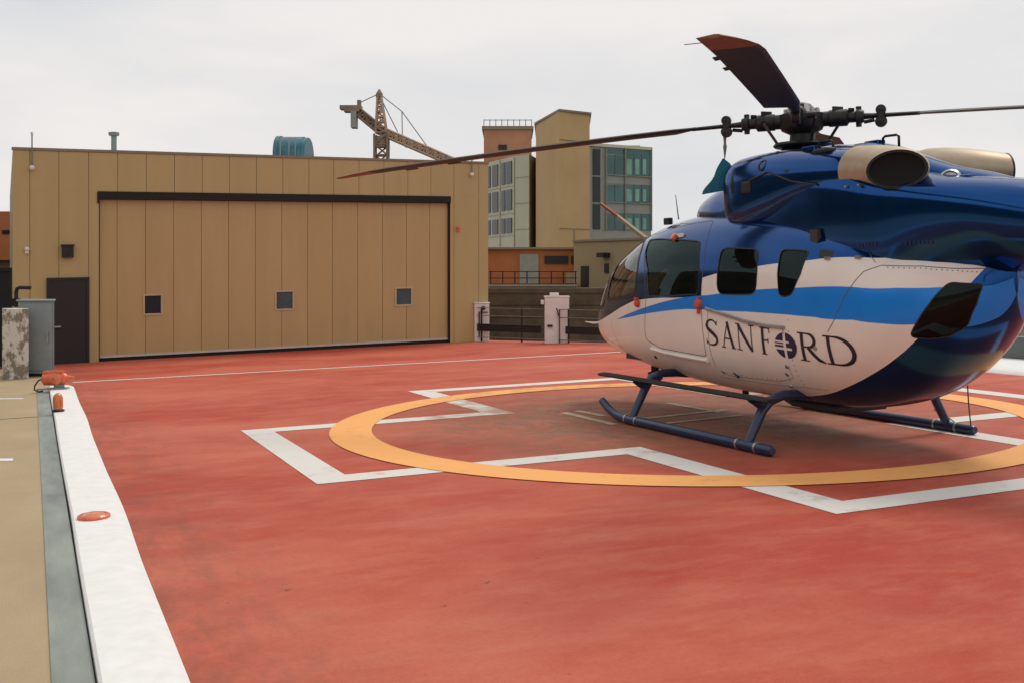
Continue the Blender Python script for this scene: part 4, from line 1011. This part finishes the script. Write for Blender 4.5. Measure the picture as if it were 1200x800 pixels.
for x in (.7,-.1,-.8):
    mb=MB(); mb.box((x-.05,-.6,.95),(x+.4,.6,1.07)); mb.box((x-.16,-.58,1.05),(x-.05,.58,1.55)); part(mb,'bench_seat','seat',bevel=.03)

# ---- cowlings
def loft(name,T,m,parent=heli,y0=0.0,nt_=6,np_=18,mir=1,cap=False):
    mb=MB(); n=len(T)-1; rows=[]
    for i in range(n*nt_+1):
        t=i/nt_
        ring=[]
        for j in range(np_+1):
            x,y,z=S(t,-90+180*j/np_,T); ring.append((x,y0+y,z))
        for j in range(np_-1,0,-1):
            x,y,z=S(t,-90+180*j/np_,T); ring.append((x,y0-y,z))
        rows.append([(x,mir*y,z) for x,y,z in ring])
    m_=len(rows[0]); vs=[p for r in rows for p in r]; fs=[]
    for i in range(len(rows)-1):
        for k in range(m_):
            f=(i*m_+k,i*m_+(k+1)%m_,(i+1)*m_+(k+1)%m_,(i+1)*m_+k); fs.append(f if mir<0 else f[::-1])
    if cap: fs+= [tuple(range(m_)),tuple((len(rows)-1)*m_+k for k in range(m_))]
    mb.add(vs,fs); o=mb.build(name,m,parent,smooth=True); return o
def row(x,w_,zc,zt,zb,a=2.3,b_=2.3): return (x,w_,zc,zt,zb,a,b_)
DECK=[row(1.66,.03,2.26,2.285,2.235),row(1.52,.20,2.24,2.38,2.15),row(1.25,.36,2.22,2.50,2.1),row(.9,.47,2.2,2.59,2.0),row(.6,.52,2.2,2.65,1.9),row(.3,.55,2.25,2.72,1.8,2.3,3),row(-.2,.60,2.34,2.80,1.3,2.3,2.6),row(-.8,.655,2.36,2.82,1.2,2.4,2.4),row(-1.3,.69,2.33,2.72,1.1,2.4,2.2),row(-1.8,.665,2.25,2.52,1.02,2.4,2),row(-2.2,.60,2.20,2.42,1.34,2.4,2),row(-2.6,.51,2.13,2.36,1.56,2.4,2),row(-2.9,.43,2.07,2.31,1.62,2.3,2.1),row(-3.2,.33,2.0,2.25,1.65,2.2,2.1),row(-3.45,.26,1.965,2.21,1.71)]
loft('engine_deck',DECK,'navy')
def deck_y(x,z):
    a,b=0.0,len(DECK)-1.0
    for _ in range(30):
        m_=(a+b)/2
        if stat(m_,DECK)[0]>x: a=m_
        else: b=m_
    X,w_,zc,zt,zb,n1_,n2_=stat(a,DECK)
    return w_*max(0,1-((zc-z)/(zc-zb))**n2_)**(1/n2_) if z<zc else w_*max(0,1-((z-zc)/(zt-zc))**n1_)**(1/n1_)
nac=[row(.46,.03,2.45,2.49,2.41,2,2),row(.45,.12,2.45,2.60,2.31,2,2),row(.42,.20,2.46,2.70,2.14,2.3,2.8),row(.32,.255,2.48,2.765,2.06,2.5,3.2),row(.08,.28,2.50,2.795,2.04,2.5,3.2),row(-.4,.295,2.52,2.80,2.10,2.4,2.8),row(-.9,.295,2.51,2.76,2.20),row(-1.36,.28,2.49,2.71,2.24),row(-1.46,.26,2.485,2.70,2.25)]
for mir in (1,-1):
    nc=loft('engine_nacelle',nac,'navy',heli,.40,6,18,mir,True)
    # details on the nacelle: round inlets, scoop, recess
    for x,z in ((-.33,2.65),(-.72,2.60)):
        mb=MB(); mb.lathe((x,mir*(.40+.258),z),(0,mir*.85,.45),[(.062,-.03),(.062,.016),(.045,.02),(.04,.004),(0,.004)],0,18); part(mb,'round_vent','black',nc,smooth='auto')
    mb=MB(); mb.box((-.98,mir*.50,2.69),(-1.2,mir*.60,2.735)); part(mb,'intake_scoop','black',nc,bevel=.015)
    mb=MB(); mb.box((-.02,mir*.60,2.40),(-.17,mir*.705,2.52)); part(mb,'recess','black',nc,bevel=.02)
    mb=MB(); mb.tube([(.16,mir*.40,2.785),(.16,mir*.55,2.74),(.16,mir*.65,2.63),(.16,mir*.678,2.50),(.16,mir*.65,2.36)],.03,0,8,.45); part(mb,'joint_strap','black',nc,smooth=True)
    mb=MB(); mb.tube([(-.15,mir*.694,2.52),(-.45,mir*.698,2.58),(-.8,mir*.70,2.46),(-1.15,mir*.69,2.40)],.009,0,6); part(mb,'cowl_seam','black',nc)
    # exhaust: heat tinted nozzle bending outwards, sooty inside
    # each ring: centre, horizontal axis, half width, half height
    E_=Vector((-2.05,.60,2.455)); Tn=Vector((.87,.49,0)).normalized(); Nn=Vector((-.49,.87,0)).normalized()
    T0=Vector((0,1,0))
    rings=[]
    for f in (0,.18,.36,.54,.70,.84,.95,1.0):
        c=Vector((-1.42,.41,2.49))*(1-f)**2+Vector((-1.85,.36,2.50))*2*f*(1-f)+E_*f*f
        ax=T0.lerp(Tn,f**1.5).normalized(); rings.append((c,ax,.272+(.252-.272)*f,.237+(.160-.237)*f))
    def ringmesh(rs,mb,n=32,flip=False):
        vs=[]
        for c,ax,rx,rz in rs:
            for k in range(n):
                a=2*math.pi*k/n; q=c+ax*math.cos(a)*rx+Vector((0,0,math.sin(a)*rz)); vs.append((q.x,mir*q.y,q.z))
        fs=[(i*n+k,i*n+(k+1)%n,(i+1)*n+(k+1)%n,(i+1)*n+k) for i in range(len(rs)-1) for k in range(n)]
        if flip: fs=[f[::-1] for f in fs]
        mb.add(vs,fs)
    mb=MB(); ringmesh(rings,mb); ex=part(mb,'exhaust_nozzle','titan',smooth=True)
    mb=MB(); ringmesh([(E_-Nn*.004,Tn,.252,.160),(E_+Nn*.012,Tn,.256,.164),(E_+Nn*.012,Tn,.232,.142),(E_-Nn*.02,Tn,.228,.138)],mb); part(mb,'nozzle_lip','dark',ex,smooth='auto')
    mb=MB(); ringmesh([(E_-Nn*.004,Tn,.232,.142),(E_-Nn*.02,Tn,.20,.12),(E_-Nn*.03,Tn,.12,.07),(E_-Nn*.032,Tn,.001,.001)],mb); part(mb,'nozzle_throat','soot',ex,smooth=True)
    for k in range(5):
        mb=MB(); x=-1.45-.08*k; mb.box((x-.012,mir*.645,2.345),(x+.012,mir*.70,2.365)); 
        if k in (1,3): part(mb,'nozzle_clip','steel',ex)
# rear top fairing between the exhausts, with beacon and grab rails
loft('rear_fairing',[row(-.75,.03,2.72,2.75,2.69,2,2),row(-.95,.20,2.70,2.81,2.6),row(-1.3,.25,2.62,2.77,2.4),row(-1.7,.22,2.52,2.63,2.3),row(-2.1,.20,2.40,2.50,2.2),row(-2.5,.18,2.30,2.40,2.1),row(-2.8,.12,2.22,2.30,2.05),row(-2.9,.02,2.2,2.22,2.18)],'navy')
for x,y,z in ((-.62,.22,2.82),(-1.22,-.02,2.81)):
    mb=MB(); mb.tube([(x,y,z-.06),(x,y,z+.02),(x-.03,y,z+.035),(x-.17,y,z+.03),(x-.2,y,z+.015),(x-.2,y,z-.08)],.012,0,8); part(mb,'grab_rail','steel' if 0 else 'dark',smooth=True)
    mb=MB(); mb.box((x+.02,y-.05,z-.05),(x+.2,y+.05,z+.01)); part(mb,'latch_cover','navy',bevel=.01)
mb=MB(); mb.lathe((-2.25,.22,2.36),(-.5,.6,.5),[(.085,-.02),(.085,.03),(.06,.045),(.055,.03),(0,.03)],0,20); part(mb,'oil_gauge_port','steel',smooth='auto')
mb=MB(); mb.box((-1.75,.20,2.47),(-1.60,.30,2.57)); part(mb,'vent_scoop','navy',bevel=.015)
mb=MB(); mb.box((-2.45,.12,2.28),(-2.32,.24,2.39)); part(mb,'vent_scoop','navy',bevel=.015)
# louvres in the deck side, hinge brackets along the seam
for side in (1,-1):
    for x0_,nn_ in ((-1.62,6),(-2.10,7)):
        mb=MB()
        for i in range(nn_):
            x=x0_-i*.038; y=min(deck_y(x,1.84),deck_y(x,1.96)); mb.box((x-.010,side*(y-.05),1.83),(x+.010,side*(y+.004),1.98))
        part(mb,'louvre_panel','skid')
    mb=MB()
    for x in (-1.35,-1.65,-2.0,-2.35,-2.6): 
        q=XZ(max(x,-2.5),1.735,side,.01)[0]; mb.box(q+Vector((-.03,-.012,-.01)),q+Vector((.03,.012,.014)))
    part(mb,'hinge_bracket','steel')
# antennas on the cabin roof
mb=MB(); mb.tube([(1.72,.32,2.24),(1.74,.34,2.52)],[.008,.004],0,6); part(mb,'whip_antenna','dark')
mb=MB(); mb.box((1.90,.28,2.19),(2.02,.34,2.27)); part(mb,'roof_antenna','black',bevel=.01)
# ---- tail
mb=MB(); rows=[((-3.25,0,1.955),(.25,.245)),((-3.8,0,1.99),(.225,.225)),((-4.8,0,2.06),(.19,.19)),((-5.8,0,2.13),(.155,.155)),((-6.3,0,2.17),(.14,.14))]
mb.tube([r_[0] for r_ in rows],[r_[1] for r_ in rows],0,28); boom=part(mb,'tail_boom','navy',smooth='auto')
mb=MB(); mb.tube([r_[0] for r_ in rows],[(r_[1][0]+.003,r_[1][1]*.0+.10) for r_ in rows],0,24); part(mb,'boom_stripe','white',boom,smooth='auto')
mb=MB()
for s_ in (1,-1): mb.box((-5.75,s_*.1,2.10),(-5.35,s_*1.35,2.14))
part(mb,'stabiliser','navy',boom,bevel=.015)
for s_ in (1,-1):
    mb=MB(); v=[(-5.2,1.75),(-5.95,1.70),(-6.2,2.45),(-5.75,2.50)]
    mb.add([(x,s_*1.36,z) for x,z in v]+[(x,s_*1.40,z) for x,z in v],[(0,1,2,3),(7,6,5,4),(0,4,5,1),(1,5,6,2),(2,6,7,3),(3,7,4,0)]); part(mb,'end_plate','navy',boom,bevel=.01)
mb=MB(); v=[(-5.9,2.2),(-6.4,1.95),(-7.05,3.05),(-6.75,3.10)]; mb.add([(x,-.04,z) for x,z in v]+[(x,.04,z) for x,z in v],[(0,1,2,3),(7,6,5,4),(0,4,5,1),(1,5,6,2),(2,6,7,3),(3,7,4,0)]); fin=part(mb,'tail_fin','navy',boom,bevel=.015)
mb=MB(); mb.lathe((-6.85,.05,2.92),(0,1,0),[(0,0),(.07,0),(.07,.16),(0,.18)]); mb.box((-6.90,.17,1.98),(-6.78,.19,3.86)); part(mb,'tail_rotor','dark',boom,smooth='auto')
# ---- landing gear
for s_ in (1,-1):
    mb=MB(); mb.tube([(-1.10,s_*1.2,.054),(-1.07,s_*1.2,.052),(1.45,s_*1.2,.052),(1.68,s_*1.2,.070),(1.86,s_*1.2,.12),(2.02,s_*1.2,.20)],[.034,.050,.050,.050,.048,.043],0,16); sk=part(mb,'skid_tube','skid',smooth='auto')
    for xx in (-.60,-.88,1.24,1.46):
        mb=MB(); mb.tube([(xx-.012,s_*1.2,.053),(xx+.012,s_*1.2,.053)],.0545,0,16); part(mb,'clamp_ring','steel',sk,smooth='auto')
    if s_>0:
        mb=MB(); mb.tube([(-.98,s_*1.09,.475),(2.18,s_*1.09,.485)],[(.085,.022)]*2,0,8); part(mb,'boarding_step','step')
    for xx in ((-.74,1.36) if s_>0 else ()):
        mb=MB(); mb.tube([(xx+.12,s_*1.10,.46),(xx+.02,s_*1.0,.36)],.02,0,8); mb.tube([(xx-.02,s_*1.02,.40),(xx,s_*1.1,.46)],.03,0,8); part(mb,'step_bracket','skid')
for xx in (-.74,1.36):
    dz=.0 if xx<0 else .05
    half=[(1.2,.075),(1.13,.20),(1.04,.36),(.95,.445+dz),(.80,.49+dz),(.62,.485+dz),(.3,.45+dz)]
    pts=[(xx,y,z) for y,z in half]+[(xx,0,.43+dz)]+[(xx,-y,z) for y,z in half[::-1]]
    mb=MB(); mb.tube(pts,[.042,.044]+[.046]*(len(pts)-4)+[.044,.042],0,14); part(mb,'cross_tube','skid',smooth='auto')
# ---- rotor head
hub=Vector((-.10,0,3.16))
mb=MB(); mb.lathe(hub+Vector((0,0,-.46)),(0,0,1),[(.36,0),(.34,.05),(.24,.09),(.20,.16),(.13,.20),(.12,.30),(.20,.34),(.22,.38),(.22,.50),(.15,.53),(.09,.60),(.03,.62),(0,.62)],0,24)
mb.lathe(hub+Vector((0,0,-.27)),(0,0,1),[(.13,-.02),(.27,-.02),(.29,.0),(.27,.025),(.13,.03)],0,24)
hb_=part(mb,'rotor_hub','dark',smooth='auto')
mb=MB()
for i in range(12):
    a=i*math.pi/6; c=hub+Vector((math.cos(a)*.16,math.sin(a)*.16,.05)); mb.lathe(c,(0,0,1),[(.02,0),(.02,.045),(0,.05)],0,6)
part(mb,'bolt','steel',hb_)
DRP=.29
def zb_(r): return hub.z-.02-DRP*(max(0,r-.6)/4.9)**1.35
AZ0=44.0; TIPD=(.29,.085,.10,.25)
for q in range(4):
    DRP=TIPD[q]; az=R(AZ0+90*q+(3.2 if q==1 else 0)); RSC=.87 if q==1 else 1.0; er=Vector((math.cos(az),math.sin(az),0)); et=Vector((-math.sin(az),math.cos(az),0))
    RR=[1.08,1.15,1.35,1.8,2.5,3.2,4.0,4.7,4.95,5.15,5.30,5.42,5.48]
    def sec(r,pitch):
        c=.32; le=.085; te=-.235
        if r<1.35: f=(r-1.08)/.27; c_=.10+.22*f; le=.05+.035*f; te=-.05-.185*f
        if r>4.75: f=(r-4.75)/.73; le=.085-.17*f*f-.02*f; te=-.235-.02*f
        th=.018 if r<1.2 else .020 if r<4.9 else .012
        P=[]
        for (u,h) in ((0,0),(.08,.75),(.28,1),(.6,.62),(1,.06),(1,-.06),(.6,-.45),(.28,-.8),(.08,-.6)):
            y=le+(te-le)*u; z=h*th; ca,sa=math.cos(pitch),math.sin(pitch); P.append((y*ca-z*sa,y*sa+z*ca))
        return P
    vs=[]; m_=9
    for r in RR:
        pit=R(7-5*(r-1)/4.5) if q!=0 else R(1.5-2.5*(r-1)/4.5)
        for y,z in sec(r,pit): vs.append(Vector((hub.x,hub.y,0))+er*(r if r<1.2 else 1.2+(r-1.2)*RSC)+et*y+Vector((0,0,zb_(r)+z)))
    mb=MB(); fs=[];mi=[]
    nR=len(RR)
    mb.v=[tuple(v) for v in vs]
    for i in range(nR-1):
        for k in range(m_):
            mb.f.append((i*m_+k,i*m_+(k+1)%m_,(i+1)*m_+(k+1)%m_,(i+1)*m_+k))
            mb.m.append(2 if RR[i]>=4.94 else 1 if (k in (0,8) and RR[i]>1.3) else 0)
    mb.f+=[tuple(range(m_)),tuple((nR-1)*m_+k for k in range(m_))]; mb.m+=[0,2]
    bl_=part(mb,'rotor_blade',['blade','bladeedge','bladetip'],smooth='auto')
    # neck and cuff
    def bp(r,y,z): return Vector((hub.x,hub.y,zb_(r)+z))+er*(r if r<1.2 else 1.2+(r-1.2)*RSC)+et*y
    mb=MB(); mb.tube([bp(.12,0,0),bp(.26,0,0),bp(.27,0,0),bp(.44,0,0),bp(.46,0,0),bp(.52,0,0),bp(.53,0,0),bp(.60,0,0)],[.075,.075,.085,.085,.055,.055,.085,.06],0,12)
    mb.tube([bp(.58,0,0),bp(.75,0,0),bp(1.12,0,0)],[(.042,.034),(.038,.022),(.055,.018)],0,10)
    mb.box(*[bp(.47,-.03,-.05),bp(.49,.03,.09)]); mb.tube([bp(.38,0,.0),bp(.40,.16,.0)],.03,0,8); mb.box(bp(.30,-.03,.07),bp(.40,.04,.115)); mb.tube([bp(.55,0,-.10),bp(.55,0,.10)],.028,0,8); mb.tube([bp(.60,-.02,-.06),bp(.70,-.02,-.045)],.02,0,6)
    part(mb,'blade_cuff','dark',bl_,smooth='auto')
    mb=MB(); p=bp(.76,0,0); mb.lathe(p-et*.04,et,[(.0,0),(.03,0),(.035,.08),(0,.08)],0,12)
    mb.lathe(p+Vector((0,0,.055))-et*.045,et,[(0,0),(.048,.01),(.052,.045),(.048,.08),(0,.09)],0,14); mb.lathe(p+Vector((0,0,-.06))-et*.045,et,[(0,0),(.055,.01),(.060,.045),(.055,.08),(0,.09)],0,14); part(mb,'pendulum_weight','dark',bl_,smooth='auto')
    mb=MB(); mb.tube([bp(.36,.15,-.02),hub+er*.22+et*.10+Vector((0,0,-.27)),],.015,0,8); part(mb,'pitch_link','bladeedge' if q==0 else 'dark',bl_)
    for r in (3.9,4.45):
        mb=MB(); mb.slab(bp(r,-.225,-.006),bp(r+.16,-.225,-.006),bp(r+.16,-.272,-.012),bp(r,-.272,-.012),.004); part(mb,'trim_tab','blade',bl_)
    mb=MB(); mb.tube([bp(5.25,-.25,-.004),bp(5.25,-.36,-.006)],.003,0,5); part(mb,'static_wick','cable',bl_)
DRP=TIPD[0]
# ---- tie-down cloth hanging from the blade above the cabin
kw=HM
az=R(AZ0); er=Vector((math.cos(az),math.sin(az),0)); et=Vector((-math.sin(az),math.cos(az),0))
td=empty('tie_down_pennant',HM@Matrix.Translation(Vector((hub.x,hub.y,zb_(.78)))+er*.78))
mb=MB(); mb.tube([(0,0,-.07),(0,0,-.17),(.0,0,-.21),(.01,.0,-.34)],[.022,.012,.02,.004],0,8); mb.tube([(0,0,-.2),(.01,0,-.36)],.004,0,6); part(mb,'cord','cable',td)
mb=MB(); n=10; A_=Vector((.01,0,-.33)); B_=Vector((.09,.20,-.70)); C_=Vector((-.09,-.20,-.62)); 
def tri_sheet(A,B,C,off):
    for i in range(n+1):
        for j in range(n+1-i):
            a,b=i/n,j/n; p=A*(1-a-b)+B*a+C*b; w__=.02*math.sin(9*a)*(a+b)+.012*math.sin(14*b+2); yield p+Vector((w__*.5,w__,0))+off
L0=list(tri_sheet(A_,B_,C_,Vector((0,0,0)))); L1=list(tri_sheet(A_,B_,C_,Vector((-.010,.016,0))))
ids={}; c=0
for i in range(n+1):
    for j in range(n+1-i): ids[(i,j)]=c; c+=1
T_=[]
for i in range(n):
    for j in range(n-i):
        T_.append((ids[(i,j)],ids[(i+1,j)],ids[(i,j+1)]))
        if j<n-i-1: T_.append((ids[(i+1,j)],ids[(i+1,j+1)],ids[(i,j+1)]))
mb.add(L0,T_); mb.add(L1,[t[::-1] for t in T_])
ring=[ids[(i,0)] for i in range(n+1)]+[ids[(n-k,k)] for k in range(1,n+1)]+[ids[(0,n-k)] for k in range(1,n+1)]
mb.add([L0[i] for i in ring]+[L1[i] for i in ring],[(i,i+1,len(ring)+i+1,len(ring)+i) for i in range(len(ring)-1)])
part(mb,'cloth','teal',td,smooth='auto')
tag(td,'teal cloth pennant hanging on a cord from the left rotor blade','tie-down')
# ---- grounding wire from the tail end of the cabin to the pad
g=gnd(1139,505); inv_=HM.inverted(); g3=inv_@Vector((g[0],g[1],K*g[0]+.006))
top=Vector((-1.88,-.30,.72)); mid=top.lerp(g3,.55)+Vector((.02,0,-.06))
mb=MB(); pts=[]
for i in range(13):
    f=i/12; pts.append((1-f)**2*top+2*f*(1-f)*mid+f*f*g3)
e2=inv_@Vector((gnd(1095,480)[0],gnd(1095,480)[1],K*gnd(1095,480)[0]+.008))
pts+=[g3.lerp(e2,.3)+Vector((.05,0,0)),g3.lerp(e2,.6),e2]
mb.tube(pts,.006,0,6); gw=mb.build('grounding_wire','black',None,smooth=True,M=HM); tag(gw,'thin black grounding wire hanging from the helicopter tail end to the pad','wire')
mb=MB()
